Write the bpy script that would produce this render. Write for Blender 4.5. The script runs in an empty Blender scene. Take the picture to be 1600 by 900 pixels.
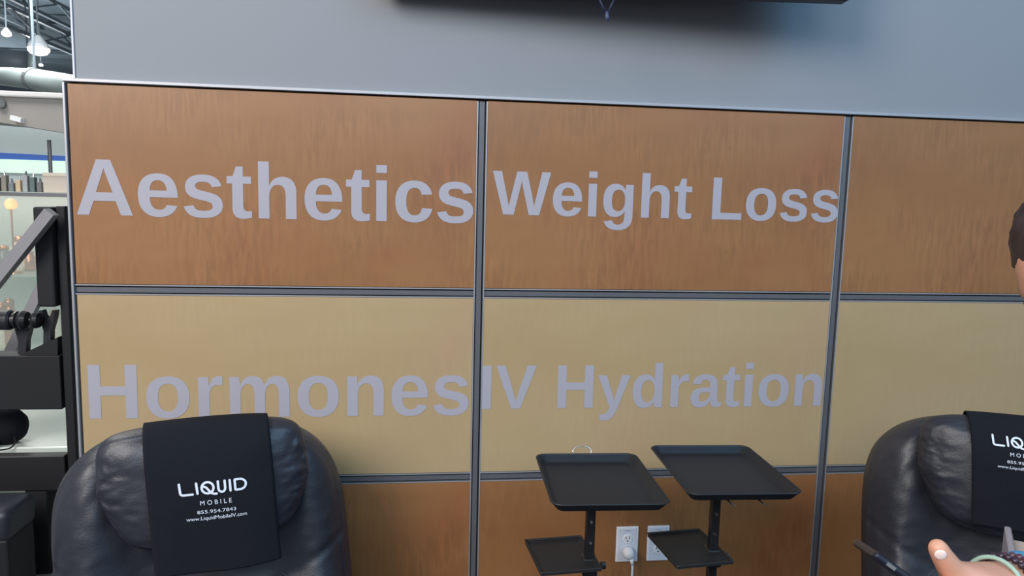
import bpy, bmesh, math, random
import numpy as np
from mathutils import Vector, Matrix, noise

sc = bpy.context.scene
COL = sc.collection
random.seed(3)
R = math.radians

# ------------------------------------------------------------------ camera
Z0 = 1.88                      # top rail of the partition
YAW, PITCH, ROLL, FPX = .1213, .1168, .0250, 1127.4
CAM = Vector((-.1722, -2.2837, Z0 - .3216))
cyw, syw = math.cos(YAW), math.sin(YAW)
FW = Vector((syw * math.cos(PITCH), cyw * math.cos(PITCH), -math.sin(PITCH)))
R0 = Vector((cyw, -syw, 0)); U0 = R0.cross(FW)
RT = R0 * math.cos(ROLL) + U0 * math.sin(ROLL)
UP = U0 * math.cos(ROLL) - R0 * math.sin(ROLL)
cd = bpy.data.cameras.new('camera'); cam = bpy.data.objects.new('camera', cd); COL.objects.link(cam)
cd.sensor_width = 36; cd.lens = FPX / 1600 * 36; cd.clip_end = 300; cd.clip_start = .02
m = Matrix((RT, UP, -FW)).transposed().to_4x4(); m.translation = CAM
cam.matrix_world = m
sc.camera = cam

def ray(x, y): return FW + RT * ((x - 800) / FPX) - UP * ((y - 450) / FPX)
def at_y(x, y, Y):
    d = ray(x, y); return CAM + d * ((Y - CAM.y) / d.y)
def at_z(x, y, Z):
    d = ray(x, y); return CAM + d * ((Z - CAM.z) / d.z)
def at_d(x, y, D): return CAM + ray(x, y) * D

# ------------------------------------------------------------------ world and lights
w = bpy.data.worlds.new('world'); sc.world = w; w.use_nodes = True
w.node_tree.nodes['Background'].inputs[0].default_value = (.60, .66, .74, 1)
w.node_tree.nodes['Background'].inputs[1].default_value = .50
sc.view_settings.view_transform = 'Standard'; sc.view_settings.look = 'None'
sc.view_settings.gamma = 1; sc.view_settings.exposure = -.13; sc.view_settings.use_curve_mapping = False

def area(name, loc, target, size, power, color):
    l = bpy.data.lights.new(name, 'AREA'); l.shape = 'DISK'; l.size = size; l.energy = power; l.color = color
    o = bpy.data.objects.new(name, l); COL.objects.link(o); o.location = loc
    o.rotation_euler = (Vector(target) - Vector(loc)).to_track_quat('-Z', 'Y').to_euler()
    return o
# high-bay lamps of the hall, then point lights added to brighten its roof
area('hall_light', (-3.9, -4.6, 4.5), (-.8, 0, 1.2), 3.2, 430, (1, .94, .90))
area('hall_light', (3.4, -3.6, 4.7), (1.6, 0, 1.8), 3.4, 165, (.24, .60, 1))
area('hall_light', (-.4, -5.8, 4.7), (-.2, 0, 1.2), 4.5, 170, (.74, .88, 1))
area('hall_light', (-5.5, 4.0, 6.5), (-4.5, 5, 0), 2.5, 330, (1, .98, .94))
area('hall_light', (-9.0, 14, 6.6), (-9, 14, 0), 3, 560, (.95, 1, .98))
for q in ((-11, 18, 5.8), (-16, 30, 5.8), (-24, 42, 5.8), (-3, 13, 5.8)):  # unseen fill points added to light the roof deck and trusses
    l = bpy.data.lights.new('roof_fill_light', 'POINT'); l.energy = 520 if q[1] > 15 else 260; l.color = (.92, .97, 1); l.shadow_soft_size = .3
    o = bpy.data.objects.new('roof_fill_light', l); COL.objects.link(o); o.location = q

# ------------------------------------------------------------------ helpers
def lin(c):
    return tuple(((v / 255) / 12.92 if v / 255 <= .04045 else ((v / 255 + .055) / 1.055) ** 2.4) for v in c) + (1,)

def mat(name, rgb, rough=.5, metal=0, spec=.5, coat=0, noise_amt=0, nscale=30, bump=0, bscale=200, emit=None, estr=0, alpha=1, trans=0, stretch=(1, 1, 1), crough=.2):
    m = bpy.data.materials.new(name); m.use_nodes = True
    nt = m.node_tree; b = nt.nodes['Principled BSDF']
    b.inputs['Base Color'].default_value = lin(rgb); b.inputs['Roughness'].default_value = rough
    b.inputs['Metallic'].default_value = metal; b.inputs['Specular IOR Level'].default_value = spec
    b.inputs['Coat Weight'].default_value = coat; b.inputs['Coat Roughness'].default_value = crough
    b.inputs['Transmission Weight'].default_value = trans; b.inputs['Alpha'].default_value = alpha
    if emit: b.inputs['Emission Color'].default_value = lin(emit); b.inputs['Emission Strength'].default_value = estr
    if noise_amt or bump:
        tc = nt.nodes.new('ShaderNodeTexCoord'); mp = nt.nodes.new('ShaderNodeMapping'); mp.inputs['Scale'].default_value = stretch
        nt.links.new(tc.outputs['Object'], mp.inputs[0])
    if noise_amt:
        n = nt.nodes.new('ShaderNodeTexNoise'); n.inputs['Scale'].default_value = nscale; n.inputs['Detail'].default_value = 4
        nt.links.new(mp.outputs[0], n.inputs['Vector'])
        mx = nt.nodes.new('ShaderNodeMix'); mx.data_type = 'RGBA'
        c = lin(rgb); mx.inputs[6].default_value = tuple(v * (1 - noise_amt) for v in c[:3]) + (1,)
        mx.inputs[7].default_value = tuple(min(1, v * (1 + noise_amt)) for v in c[:3]) + (1,)
        nt.links.new(n.outputs[0], mx.inputs[0]); nt.links.new(mx.outputs[2], b.inputs['Base Color'])
    if bump:
        n2 = nt.nodes.new('ShaderNodeTexNoise'); n2.inputs['Scale'].default_value = bscale; n2.inputs['Detail'].default_value = 5
        nt.links.new(mp.outputs[0], n2.inputs['Vector'])
        bp = nt.nodes.new('ShaderNodeBump'); bp.inputs['Strength'].default_value = bump; bp.inputs['Distance'].default_value = .01
        nt.links.new(n2.outputs[0], bp.inputs['Height']); nt.links.new(bp.outputs[0], b.inputs['Normal'])
    return m

def wood(name, dark, light, red, rough, figure=1.0):
    """veneer: fine vertical ripple figure broken into soft rows over slow tonal drift"""
    m = bpy.data.materials.new(name); m.use_nodes = True; nt = m.node_tree; b = nt.nodes['Principled BSDF']
    tc = nt.nodes.new('ShaderNodeTexCoord')
    def nz(scale, sc3, det, dist=0):
        mp = nt.nodes.new('ShaderNodeMapping'); mp.inputs['Scale'].default_value = sc3
        n = nt.nodes.new('ShaderNodeTexNoise'); n.inputs['Scale'].default_value = scale; n.inputs['Detail'].default_value = det
        n.inputs['Distortion'].default_value = dist
        nt.links.new(tc.outputs['Object'], mp.inputs[0]); nt.links.new(mp.outputs[0], n.inputs['Vector']); return n
    def ramp(src, lo, hi):
        r = nt.nodes.new('ShaderNodeMapRange'); r.inputs[1].default_value = lo; r.inputs[2].default_value = hi
        nt.links.new(src, r.inputs[0]); return r.outputs[0]
    def mix(fac, a, bb):
        x = nt.nodes.new('ShaderNodeMix'); x.data_type = 'RGBA'
        nt.links.new(fac, x.inputs[0])
        for v, i in ((a, 6), (bb, 7)):
            if isinstance(v, tuple): x.inputs[i].default_value = v
            else: nt.links.new(v, x.inputs[i])
        return x.outputs[2]
    drift = nz(1.5, (1, 1, 2.2), 3)
    rip = nz(1, (75, 40, 11), 3, .6)
    patch = nz(3.2, (1, 1, 1.8), 2)
    redn = nz(2.2, (1.4, 1, 1), 2)
    base = mix(ramp(drift.outputs[0], .32, .68), lin(dark), lin(light))
    base = mix(ramp(redn.outputs[0], .50, .85), base, lin(red))
    mu = nt.nodes.new('ShaderNodeMath'); mu.operation = 'MULTIPLY'
    nt.links.new(ramp(rip.outputs[0], .38, .62), mu.inputs[0]); nt.links.new(ramp(patch.outputs[0], .35, .65), mu.inputs[1])
    mu2 = nt.nodes.new('ShaderNodeMath'); mu2.operation = 'MULTIPLY'; mu2.inputs[1].default_value = .34 * figure
    nt.links.new(mu.outputs[0], mu2.inputs[0])
    out = mix(mu2.outputs[0], base, lin(tuple(v * .72 for v in dark)))
    nt.links.new(out, b.inputs['Base Color'])
    b.inputs['Roughness'].default_value = rough; b.inputs['Specular IOR Level'].default_value = .5
    b.inputs['Coat Weight'].default_value = .35; b.inputs['Coat Roughness'].default_value = .38
    return m

def link(name, me, m=None, parent=None, loc=None):
    o = bpy.data.objects.new(name, me); COL.objects.link(o)
    if m is not None and me is not None and not me.materials: me.materials.append(m)
    if loc is not None: o.location = loc
    if parent is not None: o.parent = parent
    return o
def tag(o, label, cat=None, group=None, kind=None):
    if label: o['label'] = label
    if cat: o['category'] = cat
    if group: o['group'] = group
    if kind: o['kind'] = kind
    return o
def thing(name, loc, label, cat, group=None, rz=0):
    o = bpy.data.objects.new(name, None); COL.objects.link(o); o.location = loc; o.rotation_euler = (0, 0, rz)
    o.empty_display_size = .05
    return tag(o, label, cat, group)
def bm_obj(name, bm, m, parent=None, loc=None, smooth=False):
    me = bpy.data.meshes.new(name); bm.normal_update(); bm.to_mesh(me); bm.free()
    if smooth: me.polygons.foreach_set('use_smooth', [True] * len(me.polygons))
    return link(name, me, m, parent, loc)
def box(bm, x0, x1, y0, y1, z0, z1, bev=0, seg=1):
    b2 = bmesh.new(); bmesh.ops.create_cube(b2, size=1)
    for v in b2.verts:
        v.co = Vector((x0 + (v.co.x + .5) * (x1 - x0), y0 + (v.co.y + .5) * (y1 - y0), z0 + (v.co.z + .5) * (z1 - z0)))
    if bev: bmesh.ops.bevel(b2, geom=list(b2.edges), offset=bev, segments=seg, affect='EDGES', profile=.5)
    merge(bm, b2)
def merge(bm, b2, mtx=None):
    me = bpy.data.meshes.new('tmp'); b2.to_mesh(me); b2.free()
    if mtx: me.transform(mtx)
    bm.from_mesh(me); bpy.data.meshes.remove(me)
def mkbox(name, a, b, m, parent=None, bev=0, seg=1):
    bm = bmesh.new(); box(bm, min(a[0], b[0]), max(a[0], b[0]), min(a[1], b[1]), max(a[1], b[1]), min(a[2], b[2]), max(a[2], b[2]), bev, seg)
    return bm_obj(name, bm, m, parent)
def tube(bm, pts, r, n=12, cap=True):
    pts = [Vector(p) for p in pts]; rr = r if hasattr(r, '__len__') else [r] * len(pts)
    rings = []; prev = None
    for i, p in enumerate(pts):
        t = (pts[min(i + 1, len(pts) - 1)] - pts[max(i - 1, 0)]).normalized()
        if prev is None:
            a = t.orthogonal().normalized()
        else:
            a = (prev - t * prev.dot(t)).normalized()
        prev = a; b = t.cross(a)
        rings.append([bm.verts.new(p + (a * math.cos(2 * math.pi * k / n) + b * math.sin(2 * math.pi * k / n)) * rr[i]) for k in range(n)])
    for q, s in zip(rings, rings[1:]):
        for k in range(n): bm.faces.new((q[k], q[(k + 1) % n], s[(k + 1) % n], s[k]))
    if cap:
        bm.faces.new(list(reversed(rings[0]))); bm.faces.new(rings[-1])
def beam(bm, p, q, w_, h_, up=(0, 0, 1)):
    p, q = Vector(p), Vector(q); t = (q - p).normalized(); s = t.cross(Vector(up)).normalized(); u = s.cross(t)
    vs = [bm.verts.new(e + s * a * w_ / 2 + u * b * h_ / 2) for e in (p, q) for a, b in ((-1, -1), (1, -1), (1, 1), (-1, 1))]
    for f in ((3, 2, 1, 0), (4, 5, 6, 7), (0, 1, 5, 4), (1, 2, 6, 5), (2, 3, 7, 6), (3, 0, 4, 7)): bm.faces.new([vs[i] for i in f])
def lathe(bm, prof, n=24, mtx=None):
    b2 = bmesh.new(); rings = []
    for r, z in prof: rings.append([b2.verts.new((r * math.cos(2 * math.pi * k / n), r * math.sin(2 * math.pi * k / n), z)) for k in range(n)])
    for a, b in zip(rings, rings[1:]):
        for k in range(n): b2.faces.new((a[k], a[(k + 1) % n], b[(k + 1) % n], b[k]))
    b2.faces.new(list(reversed(rings[0]))); b2.faces.new(rings[-1])
    merge(bm, b2, mtx)
def cat(bm_pts):  # catmull-rom
    P = [Vector(p) for p in bm_pts]; P = [P[0] * 2 - P[1]] + P + [P[-1] * 2 - P[-2]]; out = []
    for i in range(1, len(P) - 2):
        for k in range(8):
            t = k / 8; a, b, c, d = P[i - 1:i + 3]
            out.append(.5 * ((2 * b) + (c - a) * t + (2 * a - 5 * b + 4 * c - d) * t * t + (3 * b - a - 3 * c + d) * t ** 3))
    out.append(P[-2]); return out

# ------------------------------------------------------------------ materials
M_brown = wood('brown figured veneer', (138, 93, 54), (154, 108, 68), (146, 92, 58), .34)
M_tan = wood('light maple veneer', (168, 142, 102), (177, 152, 114), (175, 144, 110), .40, .22)
M_alu = mat('brushed aluminium', (176, 176, 180), .36, .5, noise_amt=.05, nscale=80)
M_chan = mat('dark channel insert', (100, 100, 104), .45, .3, noise_amt=.08, nscale=50)
M_gap = mat('shadow gap rubber', (24, 24, 28), .7, noise_amt=.1)
M_greyboard = mat('pale grey painted board', (132, 134, 138), .62, noise_amt=.02, nscale=4, bump=.02, bscale=300)
M_vinyl = mat('silver white vinyl', (163, 158, 166), .45, noise_amt=.02, nscale=20)
M_leather = mat('black leather', (36, 38, 47), .46, spec=.7, noise_amt=.15, nscale=6, bump=.12, bscale=260)
M_towel = mat('black cloth', (23, 25, 31), .9, spec=.2, noise_amt=.12, nscale=120, bump=.15, bscale=900)
M_print = mat('white print', (222, 226, 236), .7, noise_amt=.03)
M_thread = mat('grey thread', (70, 72, 80), .8, noise_amt=.1)
M_tray = mat('black tray plastic', (22, 26, 33), .5, spec=.4, noise_amt=.05, nscale=10, bump=.03, bscale=400)
M_shelf = mat('matt black shelf', (27, 26, 29), .6, noise_amt=.06, nscale=30)
M_blackmet = mat('black painted steel', (25, 25, 28), .4, spec=.5, noise_amt=.08)
M_chrome = mat('chrome', (210, 210, 210), .15, 1, noise_amt=.02)
M_white = mat('white plastic', (234, 234, 236), .4, noise_amt=.02)
M_slot = mat('dark slot', (30, 32, 40), .6, noise_amt=.05)
M_rack = mat('rack black powder coat', (17, 18, 23), .65, noise_amt=.06, nscale=12)
M_rackgrey = mat('grey steel bar', (140, 138, 142), .5, 0, noise_amt=.06)
M_tv = mat('television casing', (40, 36, 52), .45, noise_amt=.05)
M_screen = mat('television screen', (14, 14, 18), .12, noise_amt=.03)

# ------------------------------------------------------------------ setting: floor, hall
FL = mat('hall floor', (150, 156, 150), .35, noise_amt=.12, nscale=3, bump=.02)
tag(mkbox('floor', (-40, -12, -.1), (30, 62, 0), FL), 'pale polished grey floor of the exhibition hall', kind='structure')
tag(mkbox('floor', (-4.0, -7, 0), (6, .25, .006), mat('bounce cutting floor sheet', (70, 70, 76), .95, noise_amt=.15, nscale=300)), 'dark grey sheet added over the booth floor to cut bounced light', kind='structure')  # unseen dark floor sheet added to reduce bounce onto the lower panels
CE = mat('hall roof deck', (150, 166, 178), .8, noise_amt=.25, nscale=.35, stretch=(3, .3, 1))
ceil = tag(mkbox('ceiling', (-45, 6, 9.6), (30, 62, 9.8), CE), 'high blue grey roof deck of the exhibition hall', kind='structure')
tag(mkbox('wall_rear', (-45, 60, 0), (30, 60.3, 9.6), mat('far hall wall', (130, 144, 154), .8, noise_amt=.2, nscale=.6)),
    'far end wall of the exhibition hall', kind='structure')

# ------------------------------------------------------------------ the panelled partition
W, H = 1.2141, .61
NC = 4
wall = tag(mkbox('wall_back', (-W + .004, .012, 0), ((NC - 1) * W, .085, Z0 - .008), M_gap),
           'partition wall of brown and tan veneer panels in metal rails', kind='structure')
HP = .0165   # half width of posts and rails
random.seed(5)
panels = {}
for c in range(NC):
    for r in range(3):
        x0 = (c - 1) * W + (HP if c else .006); x1 = c * W - HP
        z1 = Z0 - r * H - (HP if r else .008); z0 = Z0 - (r + 1) * H + HP
        bm = bmesh.new()
        cx, cz = (x0 + x1) / 2, (z0 + z1) / 2
        box(bm, x0 - cx, x1 - cx, -.006, .006, z0 - cz, z1 - cz, .0012)
        p = bm_obj('panel', bm, M_tan if r == 1 else M_brown, wall, (cx, .008, cz))
        panels[(c, r)] = p
def profile_strip(name, a, b, m_lip, m_chan, across, parent, lips=(1, 1), hw=HP):
    """a metal rail from a to b with raised lips, two grooves and a flat insert; `across` is its width direction"""
    a, b, s = Vector(a), Vector(b), Vector(across); out = Vector((0, -1, 0))
    k = hw / .0165
    prof = [(-.0165, 0), (-.0165, .011), (-.0128, .011), (-.0122, .001), (-.0095, .001), (-.0088, .0065), (.0072, .0065), (.0080, .001), (.0122, .001), (.0128, .011), (.0165, .011), (.0165, 0)]
    bm = bmesh.new()
    A = [bm.verts.new(a + s * t * k + out * (d)) for t, d in prof]; B = [bm.verts.new(b + s * t * k + out * d) for t, d in prof]
    n = len(prof)
    for i in range(n - 1):
        f = bm.faces.new((A[i], A[i + 1], B[i + 1], B[i])); f.material_index = 0 if i in (0, 1, 8 + 1, 10, 9) else (2 if i in (3, 7) else 1)
    bm.faces.new(A); bm.faces.new(list(reversed(B)))
    bmesh.ops.recalc_face_normals(bm, faces=bm.faces)
    me = bpy.data.meshes.new(name); bm.to_mesh(me); bm.free()
    for q in (m_lip, m_chan, M_gap): me.materials.append(q)
    return link(name, me, None, parent)
for c in range(NC - 1):
    profile_strip('post', (c * W, .012, 0), (c * W, .012, Z0 - .010), M_alu, M_chan, (1, 0, 0), wall)
for c in range(NC):
    for r in (1, 2, 3):
        xa = (c - 1) * W + (HP if c else .003); xb = c * W - HP
        profile_strip('rail', (xa, .012, Z0 - r * H), (xb, .012, Z0 - r * H), M_alu, M_chan, (0, 0, 1), wall, hw=.0155)
# thin cap rail on top and thin light trim down the left end
bm = bmesh.new(); box(bm, -W - .006, (NC - 1) * W, -.006, .09, Z0 - .003, Z0 + .007, .0012); bm_obj('cap_rail', bm, M_alu, wall)
bm = bmesh.new(); box(bm, -W - .006, -W + .001, -.004, .088, 0, Z0 - .004, .0012); bm_obj('end_trim', bm, M_alu, wall)
# board standing above the partition
ub = tag(mkbox('wall_upper', (-1.192, .02, Z0 + .007), (3.7, .07, 3.1), M_greyboard, bev=.002),
         'plain pale grey board above the veneer panels', kind='structure')
bm = bmesh.new(); box(bm, -1.197, -1.192, .016, .074, Z0 + .007, 3.1); bm_obj('edge_strip', bm, mat('white edge strip', (205, 203, 208), .5, noise_amt=.02), ub)

# ------------------------------------------------------------------ vinyl letters (outlines in font units, 2048 per em)
G = {
'A': (1479, "M1133 0L1008 360L471 360L346 0L51 0L565 1409L913 1409L1425 0ZM739 1192L733 1170Q723 1134 709 1088Q695 1042 537 582L942 582L803 987L760 1123Z"),
'e': (1139, "M586 -20Q342 -20 211 124.5Q80 269 80 546Q80 814 213 958Q346 1102 590 1102Q823 1102 946 947.5Q1069 793 1069 495L1069 487L375 487Q375 329 433.5 248.5Q492 168 600 168Q749 168 788 297L1053 274Q938 -20 586 -20ZM586 925Q487 925 433.5 856Q380 787 377 663L797 663Q789 794 734 859.5Q679 925 586 925Z"),
's': (1139, "M1055 316Q1055 159 926.5 69.5Q798 -20 571 -20Q348 -20 229.5 50.5Q111 121 72 270L319 307Q340 230 391.5 198Q443 166 571 166Q689 166 743 196Q797 226 797 290Q797 342 753.5 372.5Q710 403 606 424Q368 471 285 511.5Q202 552 158.5 616.5Q115 681 115 775Q115 930 234.5 1016.5Q354 1103 573 1103Q766 1103 883.5 1028Q1001 953 1030 811L781 785Q769 851 722 883.5Q675 916 573 916Q473 916 423 890.5Q373 865 373 805Q373 758 411.5 730.5Q450 703 541 685Q668 659 766.5 631.5Q865 604 924.5 566Q984 528 1019.5 468.5Q1055 409 1055 316Z"),
't': (682, "M420 -18Q296 -18 229 49.5Q162 117 162 254L162 892L25 892L25 1082L176 1082L264 1336L440 1336L440 1082L645 1082L645 892L440 892L440 330Q440 251 470 213.5Q500 176 563 176Q596 176 657 190L657 16Q553 -18 420 -18Z"),
'h': (1251, "M420 866Q477 990 563 1046Q649 1102 768 1102Q940 1102 1032 996Q1124 890 1124 686L1124 0L844 0L844 606Q844 891 651 891Q549 891 486.5 803.5Q424 716 424 579L424 0L143 0L143 1484L424 1484L424 1079Q424 970 416 866Z"),
'i': (569, "M143 1277L143 1484L424 1484L424 1277ZM143 0L143 1082L424 1082L424 0Z"),
'c': (1139, "M594 -20Q348 -20 214 126.5Q80 273 80 535Q80 803 215 952.5Q350 1102 598 1102Q789 1102 914 1006Q1039 910 1071 741L788 727Q776 810 728 859.5Q680 909 592 909Q375 909 375 546Q375 172 596 172Q676 172 730 222.5Q784 273 797 373L1079 360Q1064 249 999.5 162Q935 75 830 27.5Q725 -20 594 -20Z"),
'W': (1933, "M1567 0L1217 0L1026 815Q991 959 967 1116Q943 985 928 916.5Q913 848 715 0L365 0L2 1409L301 1409L505 499L551 279Q579 418 605.5 544.5Q632 671 805 1409L1135 1409L1313 659Q1334 575 1384 279L1409 395L1462 625L1632 1409L1931 1409Z"),
'g': (1251, "M596 -434Q398 -434 277.5 -358.5Q157 -283 129 -143L410 -110Q425 -175 474.5 -212Q524 -249 604 -249Q721 -249 775 -177Q829 -105 829 37L829 94L831 201L829 201Q736 2 481 2Q292 2 188 144Q84 286 84 550Q84 815 191 959Q298 1103 502 1103Q738 1103 829 908L834 908Q834 943 838.5 1003Q843 1063 848 1082L1114 1082Q1108 974 1108 832L1108 33Q1108 -198 977 -316Q846 -434 596 -434ZM831 556Q831 723 771.5 816.5Q712 910 602 910Q377 910 377 550Q377 197 600 197Q712 197 771.5 290.5Q831 384 831 556Z"),
'L': (1251, "M137 0L137 1409L432 1409L432 228L1188 228L1188 0Z"),
'o': (1251, "M1171 542Q1171 279 1025 129.5Q879 -20 621 -20Q368 -20 224 130Q80 280 80 542Q80 803 224 952.5Q368 1102 627 1102Q892 1102 1031.5 957.5Q1171 813 1171 542ZM877 542Q877 735 814 822Q751 909 631 909Q375 909 375 542Q375 361 437.5 266.5Q500 172 618 172Q877 172 877 542Z"),
'H': (1479, "M1046 0L1046 604L432 604L432 0L137 0L137 1409L432 1409L432 848L1046 848L1046 1409L1341 1409L1341 0Z"),
'r': (797, "M143 0L143 828Q143 917 140.5 976.5Q138 1036 135 1082L403 1082Q406 1064 411 972.5Q416 881 416 851L420 851Q461 965 493 1011.5Q525 1058 569 1080.5Q613 1103 679 1103Q733 1103 766 1088L766 853Q698 868 646 868Q541 868 482.5 783Q424 698 424 531L424 0Z"),
'm': (1821, "M780 0L780 607Q780 892 616 892Q531 892 477.5 805Q424 718 424 580L424 0L143 0L143 840Q143 927 140.5 982.5Q138 1038 135 1082L403 1082Q406 1063 411 980.5Q416 898 416 867L420 867Q472 991 549.5 1047Q627 1103 735 1103Q983 1103 1036 867L1042 867Q1097 993 1174 1048Q1251 1103 1370 1103Q1528 1103 1611 995.5Q1694 888 1694 687L1694 0L1415 0L1415 607Q1415 892 1251 892Q1169 892 1116.5 812.5Q1064 733 1059 593L1059 0Z"),
'n': (1251, "M844 0L844 607Q844 892 651 892Q549 892 486.5 804.5Q424 717 424 580L424 0L143 0L143 840Q143 927 140.5 982.5Q138 1038 135 1082L403 1082Q406 1063 411 980.5Q416 898 416 867L420 867Q477 991 563 1047Q649 1103 768 1103Q940 1103 1032 997Q1124 891 1124 687L1124 0Z"),
'I': (569, "M137 0L137 1409L432 1409L432 0Z"),
'V': (1366, "M834 0L535 0L14 1409L322 1409L612 504Q639 416 686 238L707 324L758 504L1047 1409L1352 1409Z"),
'y': (1139, "M283 -425Q182 -425 106 -412L106 -212Q159 -220 203 -220Q263 -220 302.5 -201Q342 -182 373.5 -138Q405 -94 444 11L16 1082L313 1082L483 575Q523 466 584 241L609 336L674 571L834 1082L1128 1082L700 -57Q614 -265 521.5 -345Q429 -425 283 -425Z"),
'd': (1251, "M844 0Q840 15 834.5 75.5Q829 136 829 176L825 176Q734 -20 479 -20Q290 -20 187 127.5Q84 275 84 540Q84 809 192.5 955.5Q301 1102 500 1102Q615 1102 698.5 1054Q782 1006 827 911L829 911L827 1089L827 1484L1108 1484L1108 236Q1108 136 1116 0ZM831 547Q831 722 772.5 816.5Q714 911 600 911Q487 911 432 819.5Q377 728 377 540Q377 172 598 172Q709 172 770 269.5Q831 367 831 547Z"),
'a': (1139, "M393 -20Q236 -20 148 65.5Q60 151 60 306Q60 474 169.5 562Q279 650 487 652L720 656L720 711Q720 817 683 868.5Q646 920 562 920Q484 920 447.5 884.5Q411 849 402 767L109 781Q136 939 253.5 1020.5Q371 1102 574 1102Q779 1102 890 1001Q1001 900 1001 714L1001 320Q1001 229 1021.5 194.5Q1042 160 1090 160Q1122 160 1152 166L1152 14Q1127 8 1107 3Q1087 -2 1067 -5Q1047 -8 1024.5 -10Q1002 -12 972 -12Q866 -12 815.5 40Q765 92 755 193L749 193Q631 -20 393 -20ZM720 501L576 499Q478 495 437 477.5Q396 460 374.5 424Q353 388 353 328Q353 251 388.5 213.5Q424 176 483 176Q549 176 603.5 212Q658 248 689 311.5Q720 375 720 446Z"),
}
import re
DG = None
def eval_mesh(o):
    dg = bpy.context.evaluated_depsgraph_get(); dg.update()
    return bpy.data.meshes.new_from_object(o.evaluated_get(dg))
def glyph_mesh(ch):
    path = G[ch][1]; cu = bpy.data.curves.new('g', 'CURVE'); cu.dimensions = '2D'; cu.fill_mode = 'BOTH'; cu.extrude = 1.5
    for sub in path.split('Z'):
        if not sub: continue
        pts = []
        for cmd, args in re.findall(r'([MLQ])([^MLQ]*)', sub):
            a = [float(v) for v in args.replace(',', ' ').split()]
            if cmd == 'Q':
                p0 = np.array(pts[-1]); c = np.array(a[:2]); p1 = np.array(a[2:])
                for k in range(1, 7):
                    t = k / 6; q = (1 - t) ** 2 * p0 + 2 * t * (1 - t) * c + t * t * p1; pts.append((q[0], q[1]))
            else: pts.append((a[0], a[1]))
        if math.hypot(pts[0][0] - pts[-1][0], pts[0][1] - pts[-1][1]) < 1: pts.pop()
        sp = cu.splines.new('POLY'); sp.points.add(len(pts) - 1); sp.use_cyclic_u = True
        for q, (x, y) in zip(sp.points, pts): q.co = (x, y, 0, 1)
    o = bpy.data.objects.new('g', cu); COL.objects.link(o); me = eval_mesh(o); bpy.data.objects.remove(o); return me
GM = {}
def word(text, x0, x1, zb, cap, panel):
    """letters of one word: first ink edge at x0, last at x1, baseline zb, capital height cap"""
    adv = 0; pos = []
    for ch in text:
        if ch == ' ': adv += 569; continue
        if ch not in GM: GM[ch] = glyph_mesh(ch); GM[ch].materials.append(M_vinyl)
        pos.append((ch, adv)); adv += G[ch][0]
    bb = lambda ch: [v.co.x for v in GM[ch].vertices]
    i0 = pos[0][1] + min(bb(pos[0][0])); i1 = pos[-1][1] + max(bb(pos[-1][0]))
    sx = (x1 - x0) / (i1 - i0); sz = cap / 1409
    for ch, a in pos:
        o = link('letter', GM[ch], None, panel)
        o.scale = (sx, sz, .0002); o.rotation_euler = (R(90), 0, 0)
        o.location = (x0 + (a - i0) * sx - panel.location.x, .0014 - panel.location.y, zb - panel.location.z)
word('Aesthetics', -1.197, -.023, 1.4935, .163, panels[(0, 0)])
word('Weight Loss', .037, 1.199, 1.5225, .136, panels[(1, 0)])
word('Hormones', -1.187, -.026, .871, .168, panels[(0, 1)])
word('IV Hydration', .0172, 1.190, .890, .144, panels[(1, 1)])

# ------------------------------------------------------------------ television high on the board
tl, tr_ = Vector((-.320, -.030, 2.174)), Vector((1.060, -.165, 2.174))
tv = thing('television', (tl + tr_) / 2 + Vector((0, -.022, 0)), 'dark flat television mounted high on the grey board', 'television', rz=math.atan2(tr_.y - tl.y, tr_.x - tl.x))
hwid = (tr_ - tl).length / 2
mkbox('casing', (-hwid, -.028, 0), (hwid, .022, .82), M_tv, tv, .006, 2)
mkbox('screen', (-hwid + .012, -.030, .018), (hwid - .012, -.0275, .808), M_screen, tv)
mkbox('wall_mount', (-.08, .020, .25), (.08, .150, .55), M_blackmet, tv, .004)
# cord with a small toggle hanging under it
cg = thing('hanging_cord', at_y(948, 8, -.20), 'short black looped cord with a clip hanging below the television', 'cord')
def loc(o, p): return Vector(p) - o.location
bm = bmesh.new(); cb = at_y(948, 24, -.20)
for px in (933, 963):
    tube(bm, [loc(cg, at_y(px, -10, -.20)), loc(cg, at_y((px + 948) / 2, 8, -.203)), loc(cg, cb)], .0032, 8)
bm_obj('loop', bm, mat('navy black cord', (28, 30, 58), .6, noise_amt=.1), cg, smooth=True)
bm = bmesh.new(); tube(bm, [loc(cg, at_y(948, 18, -.205)), loc(cg, at_y(948.5, 27, -.205)), loc(cg, at_y(949, 34, -.205))], [.005, .0065, .0045], 10); bm_obj('clip', bm, mat('dark clip', (62, 66, 92), .4, noise_amt=.05), cg, smooth=True)

# ------------------------------------------------------------------ recliners
def superell(du, dv, dw, p, q):
    F = ((abs(du) ** p + abs(dv) ** p) ** (q / p) + abs(dw) ** q) ** (1 / q)
    return 1 / max(F, 1e-6)
def cushion(hw, hh, T, p, q, warp, n=44):
    """puffed block: cube sphere projected on a superellipsoid, then warped"""
    bm = bmesh.new(); bmesh.ops.create_cube(bm, size=2)
    bmesh.ops.subdivide_edges(bm, edges=list(bm.edges), cuts=n, use_grid_fill=True)
    for v in bm.verts:
        a, b, c = (math.tan(t * .7853) for t in v.co)
        r = superell(a, b, c, p, q); v.co = Vector(warp(a * r, b * r, c * r, hw, hh, T))
    return bm
def fbm(x, y, z, s): return noise.fractal(Vector((x * s, y * s, z * s)), 1, 2, 3)

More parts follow.
